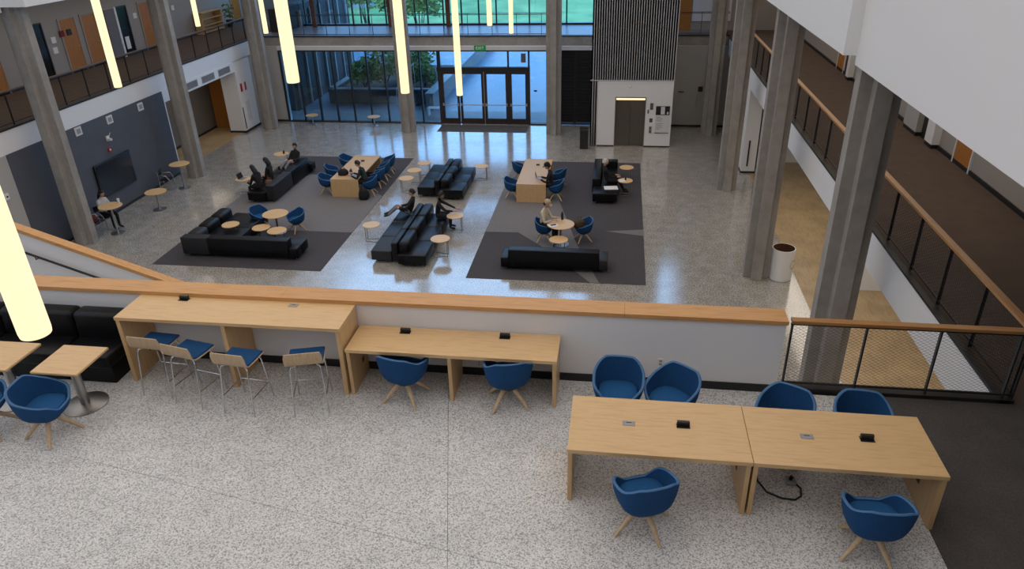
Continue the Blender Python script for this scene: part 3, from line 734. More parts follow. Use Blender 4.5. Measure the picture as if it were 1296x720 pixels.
# ------------------------------------------------------------------ tub chairs
def sst(a, b, x):
    t = min(1, max(0, (x - a) / (b - a))); return t * t * (3 - 2 * t)
def make_chair(label, loc, rz):
    t = thing('tub_chair', label, 'chair', loc, rz)
    n = 56; hb = .79; ha = .68; hf = .455
    def rim(p):
        a = abs((p + PI) % (2 * PI) - PI)                       # 0 at the back
        d = math.degrees(a)
        if d < 34: return hb
        if d < 62: return hb - .10 * (d - 34) / 28
        if d < 122: return hb - .10 - .10 * (d - 62) / 60
        return hb - .20 - .125 * sst(122, 158, d)
    def R(p):
        e = 2.7; s, c = abs(math.sin(p)), abs(math.cos(p))
        rx, ry = .315, .29
        return (((s / rx) ** e + (c / ry) ** e) ** (-1 / e))
    def pt(p, z, off):
        k = .50 + .50 * (1 - math.exp(-(z - .30) / .075)) + .10 * max(0, z - .46) / .34
        r = R(p) * k - off
        return (-math.sin(p) * r, -math.cos(p) * r, z)
    outer = []; N = [2 * PI * i / n for i in range(n)]
    for s in (0, .06, .14, .25, .4, .6, .8, 1.0): outer.append([pt(p, .30 + (rim(p) - .30) * s, 0) for p in N])
    top = [[pt(p, rim(p) + .010, .010) for p in N], [pt(p, rim(p) + .010, .026) for p in N]]
    inner = [[pt(p, .41 + (rim(p) - .41) * s, .036) for p in N] for s in (1.0, .75, .5, .25, 0.02)]
    MB().loft(outer + inner[0:0], True, False).loft([outer[-1]] + [inner[0]], False, False).loft(inner, False, True).build('shell', 'blue_felt', t, 50)
    MB().loft([outer[-1], top[0], top[1], inner[0]], False, False).build('piping', 'blue_piping', t, 60)
    cs = [[pt(p, .455, .045 + d) for p in N] for d in (0,)]
    def cring(z, d): return [(v[0] * d, v[1] * d, z) for v in cs[0]]
    MB().loft([cring(.40, .95), cring(.43, 1.0), cring(.462, .985), cring(.474, .93), cring(.480, .70), cring(.483, .35), cring(.484, .08)], True, True).build('seat_cushion', 'blue_seat', t, 60)
    MB().lathe([(.12, .262), (.14, .275), (.14, .302)], 20).build('swivel_plate', 'dark_steel', t, 40)
    for i in range(4):
        a = PI / 4 + i * PI / 2; c, s = math.cos(a), math.sin(a)
        MB().tube([(c * .06, s * .06, .28), (c * .20, s * .20, .155), (c * .345, s * .345, 0.0)], [.036, .030, .018], 8).build('leg', 'ash', t, 50)
    return t
ch0 = make_chair('blue tub chair under the low wall desk, nearer the bar table', (-2.71, 7.93, MZ), math.radians(-12))
def chair(x, y, z, deg, label, group=None, legs=None):
    c = dup(ch0, (x, y, z), math.radians(deg), label, group)
    if legs is not None:                                        # the shell swivels on its four legs
        for p in c.children:
            if p.name.startswith('leg'): p.rotation_euler = (0, 0, math.radians(legs - deg))
    return c
chair(-1.30, 7.97, MZ, 14, 'blue tub chair under the low wall desk, farther from the bar table')
chair(.44, 5.92, MZ, 22, 'blue tub chair on the near side of the left front desk, seen from behind', None, -11.5)
chair(2.72, 5.85, MZ, 2, 'blue tub chair on the near side of the right front desk, seen from behind', None, -14)
chair(.15, 7.73, MZ, 178, 'blue tub chair behind the left front desk, facing straight, left of its askew neighbour')
chair(.80, 7.64, MZ, 142, 'blue tub chair turned askew behind the left front desk, under the wall outlet')
chair(2.09, 7.32, MZ, 152, 'blue tub chair behind the right front desk, next to the first railing post')
chair(2.97, 7.28, MZ, 176, 'blue tub chair behind the right front desk, at the carpet edge')
chair(-7.10, 6.66, MZ, -82, 'blue tub chair with pale wooden legs beside the square table with round foot', None, -18)
chair(-7.98, 6.62, MZ, -80, 'blue tub chair cut off by the left edge of the photo')

# ------------------------------------------------------------------ bar stools
def make_stool(label, loc, rz):
    t = thing('bar_stool', label, 'stool', loc, rz)
    w = .245
    prof = [(-.250, .965), (-.243, .90), (-.228, .81), (-.195, .76), (-.14, .742), (0, .738), (.15, .742), (.20, .742), (.222, .728)]
    mb = MB(); rings = []
    for i, (y, z) in enumerate(prof):
        a = prof[max(0, i - 1)]; b = prof[min(len(prof) - 1, i + 1)]
        d = Vector((0, b[0] - a[0], b[1] - a[1])).normalized(); nn = Vector((0, -d.z, d.y)) * .011
        ww = w - (.02 if i in (0, len(prof) - 1) else 0)
        curve = .0
        rings.append([(-ww, y, z), (ww, y, z), (ww, y + nn.y, z + nn.z), (-ww, y + nn.y, z + nn.z)])
    mb.loft(rings).build('seat_shell', 'ash', t, 40)
    mb = MB(); rings = []
    for (y, z) in [(-.185, .775), (-.14, .757), (0, .752), (.15, .756), (.20, .756)]:
        rings.append([(-w + .012, y, z), (w - .012, y, z), (w - .02, y, z + .02), (-w + .02, y, z + .02)])
    mb.loft(rings).build('seat_pad', 'blue_felt', t, 40)
    for sx in (-1, 1):
        MB().tube([(sx * .10, -.10, .735), (sx * .185, -.15, .70), (sx * .20, -.165, .66), (sx * .225, -.25, 0)], .011, 8).build('leg', 'chrome', t, 60)
        MB().tube([(sx * .10, .12, .735), (sx * .185, .16, .70), (sx * .20, .17, .66), (sx * .225, .25, 0)], .011, 8).build('leg', 'chrome', t, 60)
    MB().tube([(-.216, .22, .26), (.216, .22, .26)], .009, 6).build('footrest', 'chrome', t, 60)
    for sx in (-1, 1): MB().tube([(sx * .216, -.215, .26), (sx * .216, .22, .26)], .008, 6).build('stretcher', 'chrome', t, 60)
    B(-.14, .14, -.14, .15, .722, .738).build('seat_mount', 'dark_steel', t)
    return t
sg_ = 'bar stools at the tall table'
s0 = make_stool('wooden bar stool with dark blue pad, half under the left end of the bar table', (-6.17, 7.80, MZ), math.radians(-4)); s0['group'] = sg_
dup(s0, (-5.58, 7.64, MZ), math.radians(-12), 'wooden bar stool with blue pad, second from the banquette', sg_)
dup(s0, (-4.82, 7.53, MZ), math.radians(-5), 'wooden bar stool with blue pad, third from the banquette', sg_)
dup(s0, (-3.94, 7.64, MZ), math.radians(16), 'wooden bar stool turned askew, nearest the low wall desk', sg_)

# ------------------------------------------------------------------ lounge rugs
def rug(label, x0, x1, y0, y1, patches, z=.010):
    t = thing('lounge_rug', label, 'rug', (x0, y0, 0))
    B(0, x1 - x0, 0, y1 - y0, 0, z).build('rug_pile', 'rug_dark', t)
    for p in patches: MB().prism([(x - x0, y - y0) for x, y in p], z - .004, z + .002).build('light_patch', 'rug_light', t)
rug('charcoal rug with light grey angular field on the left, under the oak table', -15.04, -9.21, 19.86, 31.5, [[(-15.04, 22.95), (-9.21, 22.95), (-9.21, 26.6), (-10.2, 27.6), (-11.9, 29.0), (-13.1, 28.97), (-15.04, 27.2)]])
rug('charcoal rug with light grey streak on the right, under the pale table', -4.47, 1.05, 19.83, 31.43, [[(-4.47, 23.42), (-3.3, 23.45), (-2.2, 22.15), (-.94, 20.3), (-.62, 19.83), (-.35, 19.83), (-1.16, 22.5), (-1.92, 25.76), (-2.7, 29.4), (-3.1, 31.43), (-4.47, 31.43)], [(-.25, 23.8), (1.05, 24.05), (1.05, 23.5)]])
RZ = .012

# ------------------------------------------------------------------ sofas
def seat_block(t, x0, x1, y0, y1, z0=.10, z1=.43, m='leather', r=.025):
    return MB().rbox(x0, x1, y0, y1, z0, z1, r, 3).build('seat_cushion', m, t, 50)
def back_block(t, x0, x1, y0, y1, z0=.10, z1=.70, m='leather', r=.028):
    return MB().rbox(x0, x1, y0, y1, z0, z1, r, 3).build('backrest', m, t, 50)
def feet(t, pts):
    for x, y in pts: MB().tube([(x, y, 0), (x, y, .11)], .022, 8).build('foot', 'steel', t)
# L shaped sofa, front left
L_ = thing('corner_sofa', 'black leather L-shaped corner sofa at the front of the left rug', 'sofa', (0, 0, RZ))
back_block(L_, -14.25, -13.32, 20.5, 20.84, m='leather_grey')
back_block(L_, -13.31, -10.50, 20.5, 20.84)
for y0, y1, m in ((20.85, 21.55, 'leather_grey'), (21.56, 22.4, 'leather'), (22.41, 23.28, 'leather')):
    back_block(L_, -14.25, -13.78, y0, y1, m=m, r=.13)
seat_block(L_, -13.77, -12.55, 22.1, 23.42); seat_block(L_, -13.77, -12.55, 20.85, 22.09)
seat_block(L_, -12.54, -11.4, 20.85, 21.4); seat_block(L_, -11.39, -10.2, 20.85, 21.4)
back_block(L_, -10.49, -10.2, 20.5, 20.84, z1=.44)
feet(L_, [(-14.1, 20.6), (-10.3, 20.6), (-10.3, 21.3), (-14.1, 23.2), (-12.7, 23.3)])
# far left sofa seen from behind
F_ = thing('long_sofa', 'black leather sofa seen from behind at the left edge of the left rug, people sitting', 'sofa', (0, 0, RZ))
back_block(F_, -13.58, -13.22, 25.55, 27.3, m='leather_grey'); back_block(F_, -13.58, -13.22, 27.31, 29.1)
for y0, y1 in ((25.45, 26.6), (26.61, 27.8), (27.81, 29.1)): seat_block(F_, -14.32, -13.59, y0, y1)
seat_block(F_, -13.5, -13.1, 29.11, 29.5)
feet(F_, [(-14.2, 25.6), (-13.35, 25.7), (-14.2, 29.0), (-13.35, 29.0)])
# two double-sided sofas between the rugs
def double_sofa(label, y0, y1, off):
    t = thing('double_sofa', label, 'sofa', (0, 0, 0)); L = y1 - y0; n = 3
    for i in range(n):
        a, b = y0 + L * i / n, y0 + L * (i + 1) / n - .008
        seat_block(t, -7.74, -7.06, a, b, m='leather_grey' if i == 0 and off else 'leather')
        seat_block(t, -6.52, -5.86, a - .25, b - .25)
        back_block(t, -7.05, -6.83, a, b, z1=.72, r=.05)
        back_block(t, -6.82, -6.46, a, b, z1=.74, r=.11)
    seat_block(t, -6.78, -6.50, y0 - .25, y0 - .005)
    feet(t, [(-7.6, y0 + .1), (-7.6, y1 - .1), (-6.0, y0 - .1), (-6.0, y1 - .4), (-6.65, y0 + .2)])
    return t
double_sofa('double-sided black leather sofa between the rugs, the nearer of the two', 20.62, 24.2, True)
double_sofa('double-sided black leather sofa between the rugs, the one closer to the entrance', 26.6, 29.45, False)
# sofa at the front of the right rug
C_ = thing('long_sofa', 'long black sofa seen from behind at the front of the right rug', 'sofa', (0, 0, RZ))
back_block(C_, -3.22, -.40, 20.46, 20.78)
seat_block(C_, -3.46, -3.225, 20.46, 21.2); seat_block(C_, -.395, -.12, 20.5, 21.25, m='leather_grey')
for a, b in ((-3.22, -2.29), (-2.28, -1.35), (-1.34, -.40)): seat_block(C_, a, b, 20.79, 21.3)
feet(C_, [(-3.3, 20.6), (-.25, 20.6), (-3.3, 21.15), (-.25, 21.15)])
# sofa on the right of the right rug
D_ = thing('corner_sofa', 'black leather sofa on the right rug facing the round side tables', 'sofa', (0, 0, RZ))
seat_block(D_, -.83, .10, 26.36, 27.25)
back_block(D_, -.88, -.56, 27.26, 29.8)
for a, b in ((27.26, 28.3), (28.31, 29.45)): seat_block(D_, -.55, .10, a, b)
back_block(D_, -.55, .08, 29.46, 29.8)
feet(D_, [(-.7, 26.5), (0, 26.5), (-.7, 29.6), (0, 29.6)])

# ------------------------------------------------------------------ oak meeting tables below
def meeting_table(label, x, y, topm='oak'):
    t = thing('meeting_table', label, 'table', (x, y, RZ))
    B(-.57, .57, 0, 3.1, .69, .74).build('tabletop', 'oak_side', t, bevel=.003)
    B(-.57, .57, .0, .05, 0, .69).build('end_panel', 'oak_side', t, bevel=.003); B(-.57, .57, 3.05, 3.1, 0, .69).build('end_panel', 'oak_side', t, bevel=.003)
    B(-.02, .02, .05, 3.05, .35, .69).build('modesty_panel', 'oak_side', t)
    p = MB().rbox(-.07, .07, -.04, .04, 0, .05, .005, 1).build('power_box', 'black_plastic', t, None, (.03, 2.3, .74))
meeting_table('long oak meeting table on the left rug with blue chairs', -10.64, 26.38)
meeting_table('long oak meeting table on the right rug with pale glare on top', -3.18, 26.34)
lg = 'chairs at the lower tables'
lowchairs = [
 (-11.55, 26.85, -88, 'blue chair at the left oak table, its left side, nearest the open end panel'),
 (-11.75, 28.05, -75, 'blue chair at the left oak table, middle of its left side'),
 (-11.55, 29.35, -100, 'blue chair at the left oak table, its left side, far end'),
 (-9.72, 26.72, 95, 'blue chair at the left oak table holding the person in dark green'),
 (-9.70, 27.70, 80, 'blue chair at the left oak table, second on its right side'),
 (-9.72, 28.55, 92, 'blue chair at the left oak table, third on its right side'),
 (-9.75, 29.45, 100, 'blue chair at the left oak table, its right side, far end'),
 (-3.98, 26.90, -95, 'blue chair left of the right oak table, near end'),
 (-3.95, 29.0, -60, 'dark blue chair left of the right oak table, far end'),
 (-2.26, 26.8, 90, 'blue chair at the right oak table holding the person in black cap'),
 (-2.28, 28.2, 75, 'blue chair at the right oak table, far end of its right side'),
 (-12.68, 23.1, -125, 'blue tub chair behind the round tables on the left rug, left of the pair'),
 (-11.25, 22.95, 140, 'blue tub chair at the round tables on the left rug, right of the pair'),
 (-2.33, 22.85, -85, 'blue chair holding the person in cream shirt and cap'),
 (-1.00, 22.95, 110, 'blue tub chair with brown bag at the round table on the right rug'),
]
for x, y, dg_, l in lowchairs: chair(x, y, RZ, dg_, l)

# ------------------------------------------------------------------ round tables below
def side_table(x, y, z0, h, r, label, deg=200, kind='c'):
    t = thing('side_table', label, 'table', (x, y, z0), math.radians(deg))
    MB().lathe([(r * .97, h - .025), (r, h - .02), (r, h - .004), (r * .985, h)], 36).build('tabletop', 'oak', t, 30)
    if kind == 'c':
        q = r * .72
        for s in (-1, 1):
            MB().tube([(q, s * .09, h - .025), (q, s * .09, .012)], .013, 8).build('leg', 'steel', t, 60)
        MB().tube([(q, .09, .012), (-q * .8, r * .55, .012), (-q, 0, .012), (-q * .8, -r * .55, .012), (q, -.09, .012)], .012, 6).build('base_loop', 'steel', t, 60)
        B(-q, q, -.03, .03, h - .035, h - .024).build('top_bracket', 'dark_steel', t)
    elif kind == 'wire':
        for k in range(3):
            a = k * 2 * PI / 3 + .4
            for e in (-.22, .22): MB().tube([(r * .7 * math.cos(a + e), r * .7 * math.sin(a + e), h - .025), (r * .62 * math.cos(a), r * .62 * math.sin(a), .01)], .008, 6).build('leg', 'dark_steel', t)
    else:
        MB().tube([(0, 0, .02), (0, 0, h - .025)], .035, 14).build('pedestal', 'steel', t, 40)
        MB().lathe([(r * .62, 0), (r * .62, .012), (r * .5, .02), (.05, .045), (.04, .09)], 32).build('base', 'steel', t, 30)
    return t
side_table(-15.01, 26.6, 0, .6, .31, 'round side table with laptop at the near end of the far left sofa', 20)
side_table(-14.84, 29.95, 0, .6, .33, 'round side table holding a dark cup beside the reclining person', 20)
side_table(-13.2, 21.95, .0 + RZ, .6, .30, 'round side table reaching over the seat of the L-shaped sofa', 0)
side_table(-11.89, 22.75, RZ, .72, .45, 'largest round table of the cluster of three on the left rug', 0, 'pedestal')
side_table(-12.12, 22.0, RZ, .5, .31, 'low round table left in the cluster of three on the left rug', 0, 'wire')
side_table(-11.45, 21.80, RZ, .5, .33, 'low round table right in the cluster of three, over the sofa back', 0, 'wire')
side_table(-8.25, 22.36, 0, .6, .30, 'oak side table standing alone left of the nearer double sofa', 180)
side_table(-8.32, 27.15, 0, .6, .30, 'round side table left of the far double sofa, nearest of its row of three', 180)
side_table(-8.24, 28.15, 0, .6, .30, 'round side table left of the far double sofa, middle of its row of three', 0)
side_table(-8.05, 29.1, 0, .6, .29, 'round side table left of the far double sofa, last of its row of three', 0)
side_table(-5.55, 28.85, 0, .6, .29, 'round side table with glare right of the far double sofa', 0)
side_table(-5.52, 23.4, 0, .6, .30, 'round side table at the knees of the person right of the near double sofa', 0)
side_table(-5.60, 21.4, 0, .6, .32, 'round side table at the front right of the nearer double sofa', 0)
side_table(-1.74, 22.58, RZ, .74, .46, 'round table with phone and bottle before the person in cream shirt', 0, 'pedestal')
side_table(-1.75, 21.85, RZ, .5, .31, 'low round wire-legged table before the sofa on the right rug', 0, 'wire')
side_table(.44, 29.05, RZ, .6, .29, 'bare round side table at the far end of the sofa on the right rug', 0)
side_table(.39, 27.45, RZ, .6, .29, 'round side table with paper beside the person on the right rug sofa', 0)
side_table(-17.82, 22.22, 0, 1.06, .40, 'tall round table with white cup below the screen, woman seated at it', 0, 'pedestal')
side_table(-17.58, 24.55, 0, .74, .40, 'empty round pedestal table by the slate wall, middle of the three', 0, 'pedestal')
side_table(-17.9, 26.95, 0, 1.06, .40, 'tall round pedestal table before the second column', 0, 'pedestal')
side_table(-16.2, 37.0, 0, .5, .33, 'low round table at the glass wall, the one by the corner column', 0, 'pedestal')
side_table(-12.73, 36.85, 0, .5, .33, 'low round table at the glass wall, the one nearer the entrance', 0, 'pedestal')

# cafe chairs by the slate wall
def cafe_chair(label, loc, rz):
    t = thing('cafe_chair', label, 'chair', loc, rz)
    MB().rbox(-.21, .21, -.20, .22, .44, .48, .015, 2).build('seat', 'black_plastic', t, 40)
    MB().rbox(-.21, .21, -.25, -.22, .62, .84, .012, 2).build('backrest', 'black_plastic', t, 40)
    for s in (-1, 1):
        MB().tube([(s * .21, -.235, .84), (s * .21, -.22, .45), (s * .22, -.26, 0)], .011, 6).build('leg', 'chrome', t, 60)
        MB().tube([(s * .21, .20, .45), (s * .22, .25, 0)], .011, 6).build('leg', 'chrome', t, 60)
        MB().tube([(s * .21, -.22, .66), (s * .25, .1, .66), (s * .22, .2, .45)], .010, 6).build('armrest', 'chrome', t, 60)
    return t
cafe_chair('black chrome-framed chair with the seated woman under the screen', (-18.52, 22.66, 0), math.radians(-100))
cafe_chair('empty black chrome-framed chair near the second column', (-18.5, 26.75, 0), math.radians(-80))

# ------------------------------------------------------------------ big white bin in the right aisle
bn = thing('waste_bin', 'tall round white bin with brown lining at the foot of a column', 'bin', (5.07, 20.72, 0))
MB().lathe([(.31, 0), (.33, .02), (.335, 1.0)], 32, cap1=False).lathe([(.335, 1.0), (.31, 1.0)], 32, cap0=False, cap1=False).build('body', 'white_plastic', bn, 40)
MB().lathe([(.315, 1.0), (.305, .80), (.29, .72)], 32, cap0=False, cap1=True).build('liner', 'bin_brown', bn, 40)
k = MB()
for i in range(14):
    a = 2 * PI * i / 14; k.box(-.01 + .13 * math.cos(a), .01 + .13 * math.cos(a), -.006, 0, .55 + .13 * math.sin(a) - .01, .55 + .13 * math.sin(a) + .01)
kk = k.build('round_emblem', 'vent_grey', bn, None, (.26, -.215, 0), math.radians(50)); kk['kind'] = 'stuff'

# ------------------------------------------------------------------ people
def person(label, loc, deg, seat=.45, lean=0.0, top='cloth_black', legs='cloth_black', skin='skin_light', hair='long', hairm='hair_black',
           hands=((-.16, .42, .72), (.16, .42, .72)), knees=None, feet=None, look=.35, capm=None, brim=1, turn=0.0):
    t = thing('person', label, 'person', loc, math.radians(deg)); t.scale = (1.06, 1.06, 1.06)
    hz = seat + .10
    ca, sa = math.cos(lean), math.sin(lean)
    def up(x, y, h): return Vector((x, y * ca + h * sa, hz + h * ca - y * sa))
    J = {}
    J['pelvis'] = Vector((0, 0, hz)); J['belly'] = up(0, 0, .18); J['chest'] = up(0, .0, .38); J['neck'] = up(0, .01, .52); J['skull'] = up(0, .03, .62)
    for s, k in ((-1, 'l'), (1, 'r')):
        i = 0 if s < 0 else 1
        J['sh' + k] = up(s * .17, 0, .44)
        hd = Vector(hands[i]); sh = J['sh' + k]
        mid = (sh + hd) / 2; dist = (hd - sh).length
        drop = math.sqrt(max(.0, .30 ** 2 - (min(dist, .58) / 2) ** 2)) if dist < .6 else 0
        J['el' + k] = mid + Vector((s * .35, -.25, -.9)).normalized() * drop
        J['wr' + k] = hd
        J['hip' + k] = Vector((s * .09, .02, hz - .01))
        kn = knees[i] if knees else (s * .11, .43, seat + .07)
        ft = feet[i] if feet else (s * .11, .42, .09)
        J['kn' + k] = Vector(kn); J['an' + k] = Vector(ft)
        d = (J['an' + k] - J['kn' + k]).normalized()
        fwd = Vector((0, 1, 0)) if abs(d.z) > .6 else Vector((0, .25, .97))
        J['toe' + k] = J['an' + k] + fwd * .17 + (Vector((0, 0, -.045)) if abs(d.z) > .6 else Vector((0, 0, 0)))
    rad = dict(pelvis=.135, belly=.125, chest=.14, neck=.06, skull=.05, sh=.068, el=.047, wr=.032, hip=.095, kn=.066, an=.046, toe=.036)
    bones = [('pelvis', 'belly', 'top'), ('belly', 'chest', 'top'), ('chest', 'neck', 'top'), ('neck', 'skull', 'skin')]
    for k in 'lr':
        bones += [('chest', 'sh' + k, 'top'), ('sh' + k, 'el' + k, 'top'), ('el' + k, 'wr' + k, 'top'), ('pelvis', 'hip' + k, 'legs'), ('hip' + k, 'kn' + k, 'legs'), ('kn' + k, 'an' + k, 'legs'), ('an' + k, 'toe' + k, 'shoe')]
    names = list(J); idx = {n: i for i, n in enumerate(names)}
    me = bpy.data.meshes.new('skel'); me.from_pydata([J[n] for n in names], [(idx[a], idx[b]) for a, b, _ in bones], [])
    ob = bpy.data.objects.new('skel', me); COL.objects.link(ob)
    sk = ob.modifiers.new('skin', 'SKIN'); sk.use_smooth_shade = True
    for n, sv in zip(names, me.skin_vertices[0].data):
        r = rad.get(n) or rad[n[:-1]]
        sv.radius = (r, r * (.82 if n in ('chest', 'belly', 'pelvis') else 1)); sv.use_root = n == 'pelvis'
    ss = ob.modifiers.new('sub', 'SUBSURF'); ss.levels = 1; ss.render_levels = 1
    dg = bpy.context.evaluated_depsgraph_get()
    em = bpy.data.meshes.new_from_object(ob.evaluated_get(dg))
    bpy.data.objects.remove(ob)
    mb = MB()
    mb.v = [tuple(v.co) for v in em.vertices]; mb.f = [list(p.vertices) for p in em.polygons]
    slot = {'skin': 0, 'top': 1, 'legs': 2, 'shoe': 3}
    for p in em.polygons:
        c = p.center; best = None
        for a, b, g in bones:
            A, Bv = J[a], J[b]; d = Bv - A; tt = max(0, min(1, (c - A).dot(d) / d.length_squared)); q = (c - (A + d * tt)).length - (.03 if g == 'top' else 0)
            if best is None or q < best[0]: best = (q, g, a, tt)
        g = best[1]
        if best[2].startswith('el') and best[3] > .88: g = 'skin'
        if best[2] == 'neck' and best[3] < .25: g = 'top'
        mb.m.append(slot[g])
    bpy.data.meshes.remove(em)
    # hands: palm and five bent fingers
    for k, s in (('l', -1), ('r', 1)):
        w = J['wr' + k]; d = (w - J['el' + k]); d.z *= .4; d.normalize(); side = d.cross(Vector((0, 0, 1))).normalized() * (-s)   # towards thumb
        mb.loft([[w + d * a + side * b * ww + Vector((0, 0, c_)) for b, c_ in ((-1, -.012), (1, -.012), (1, .014), (-1, .014))] for a, ww in ((-.015, .025), (.04, .04), (.085, .042))], True, True, 0)
        for j, ln in enumerate((.062, .075, .08, .07)):
            b0 = w + d * .08 + side * (-.033 + .022 * j)
            mb.tube([b0, b0 + d * ln * .5 + Vector((0, 0, .004)), b0 + d * ln + Vector((0, 0, -.018))], [.010, .009, .007], 5, 0)
        b0 = w + d * .02 + side * .035
        mb.tube([b0, b0 + d * .03 + side * .03, b0 + d * .065 + side * .035 - Vector((0, 0, .008))], [.012, .010, .008], 5, 0)
    # head
    hc = J['skull'] + Vector((0, .035, .075))
    hd = MB(); nu, nv = 18, 12; rings = []
    for j in range(1, nv):
        th = PI * j / nv; z = -math.cos(th) * .125
        ring = []
        for i in range(nu):
            a = 2 * PI * i / nu; rx, ry = .078, .098
            if z < -.03: f = 1 - .45 * ((-z - .03) / .095); rx *= f; ry *= (f + 1) / 2
            x, y = rx * math.sin(th) * math.cos(a), ry * math.sin(th) * math.sin(a)
            ring.append(Vector((x, y + (.012 if z < -.05 and y > 0 else 0), z)))
        rings.append(ring)
    hd.loft(rings, True, True)
    hd.add([(-.014, .085, -.035), (.014, .085, -.035), (0, .122, -.03), (0, .095, .018)], [[0, 1, 2], [1, 3, 2], [3, 0, 2]])      # nose
    for s in (-1, 1):
        hd.ball((s * .08, -.005, -.005), .012, .022, .032, 8, 6)
        hd.ball((s * .030, .086, .012), .015, .010, .009, 8, 6, 4)
    hd.tube([(-.024, .090, -.068), (0, .098, -.066), (.024, .090, -.068)], .006, 5, 5)
    R_ = Matrix.Rotation(turn, 4, 'Z') @ Matrix.Rotation(-look - lean * .3, 4, 'X')
    mb.add([hc + (R_ @ Vector(v)) for v in hd.v], hd.f); mb.m[-len(hd.f):] = hd.m
    body = mb.build('body', [skin, top, legs, 'shoe_black', 'hair_black', 'cloth_brown'], t, 70)
    # hair and cap
    def put(m, name, mt, sm=60):
        m.v = [tuple(hc + (R_ @ Vector(v))) for v in m.v]; return m.build(name, mt, t, sm)
    h = MB(); rings = []
    low = {'long': -.20, 'short': -.045, 'bun': -.05}[hair]
    for j in range(9):
        u = j / 8; ring = []
        for i in range(20):
            a = 2 * PI * i / 20; front = max(0, math.sin(a))
            zmin = low * (1 - sst(.0, .55, front)) + .055 * sst(.0, .55, front)
            z = .143 + (zmin - .143) * u
            rr = math.sqrt(max(.0004, 1 - min(1, max(0, z) / .145) ** 2)) if z > 0 else 1.0 + (.10 if z < -.05 else 0)
            ring.append((.090 * rr * math.cos(a), -.012 + .105 * rr * math.sin(a) * (1 if math.sin(a) > 0 else 1.08), z))
        rings.append(ring)
    h.loft(rings, True, False); put(h, 'hair', hairm)
    if hair == 'bun': put(MB().ball((0, -.09, .11), .045, .045, .04, 12, 8), 'hair_bun', hairm)
    if capm:
        c = MB(); c.lathe([(.100, .035), (.104, .06), (.098, .11), (.075, .145), (.03, .16)], 20, (0, -.008, 0), sy=1.08)
        y0 = .085 * brim
        c.loft([[(-.075, y0, .045), (.075, y0, .045), (.075, y0, .055), (-.075, y0, .055)], [(-.06, .165 * brim, .03), (.06, .165 * brim, .03), (.06, .165 * brim, .038), (-.06, .165 * brim, .038)]])
        put(c, 'cap', capm)
    return t
Zr = RZ
person('person in white and black seated below the screen at the tall table', (-18.52, 22.68, 0), -100, .48, .12, 'cloth_white', 'cloth_black', 'skin_light', 'long', hands=((-.14, .38, .80), (.14, .38, .80)))
person('person in black with laptop at the near end of the far left sofa', (-13.95, 25.9, Zr), 75, .43, .25, 'cloth_black', 'cloth_black', 'skin_light', 'long', hands=((-.14, .46, .66), (.14, .46, .66)))
person('person with long dark hair, middle of three on the far left sofa', (-13.92, 26.85, Zr), 92, .43, .05, 'cloth_black', 'cloth_brown', 'skin_light', 'long', hands=((-.14, .30, .62), (.14, .30, .62)))
person('person in black reclining with grey legs stretched along the far left sofa', (-13.75, 28.8, Zr), 168, .43, -.45, 'cloth_black', 'cloth_grey', 'skin_light', 'short', hands=((-.12, .28, .74), (.12, .28, .74)),
       knees=((-.10, .44, .72), (.10, .46, .68)), feet=((-.10, .82, .50), (.10, .84, .50)))
person('person in dark green reaching over the left oak table', (-9.84, 26.7, Zr), 95, .47, .30, 'cloth_green', 'cloth_black', 'skin_light', 'short', hands=((-.16, .52, .82), (.16, .52, .82)), look=.5)
person('person in black with grey trousers lounging on the left of the near double sofa', (-7.25, 23.75, 0), 100, .43, -.30, 'cloth_black', 'cloth_grey', 'skin_light', 'short', hands=((-.12, .34, .70), (.12, .34, .70)),
       knees=((-.10, .40, .74), (.10, .42, .72)), feet=((-.10, .72, .47), (.10, .74, .47)))
person('person in black upright on the right of the near double sofa, arm over a table', (-6.20, 23.55, 0), -82, .43, .18, 'cloth_black', 'cloth_black', 'skin_tan', 'short', hands=((-.12, .62, .68), (.14, .56, .68)))
person('person in black cap and black clothes at the right oak table', (-2.40, 26.8, Zr), 92, .47, .18, 'cloth_black', 'cloth_black', 'skin_light', 'short', capm='cloth_black', hands=((-.15, .44, .80), (.15, .44, .80)))
person('person in cream shirt and beige cap at the round table', (-2.36, 22.9, Zr), -112, .47, .12, 'cloth_cream', 'cloth_black', 'skin_light', 'short', capm='cap_beige', hands=((-.14, .44, .80), (.14, .40, .80)), look=.4)
person('person in black slumped on the sofa at the right rug, white paper near', (-.3, 27.6, Zr), -78, .43, -.25, 'cloth_black', 'cloth_black', 'skin_light', 'short', hands=((-.12, .34, .66), (.12, .34, .66)), hairm='cloth_white',
       knees=((-.11, .42, .50), (.11, .42, .50)), feet=((-.11, .62, .10), (.11, .62, .10)))

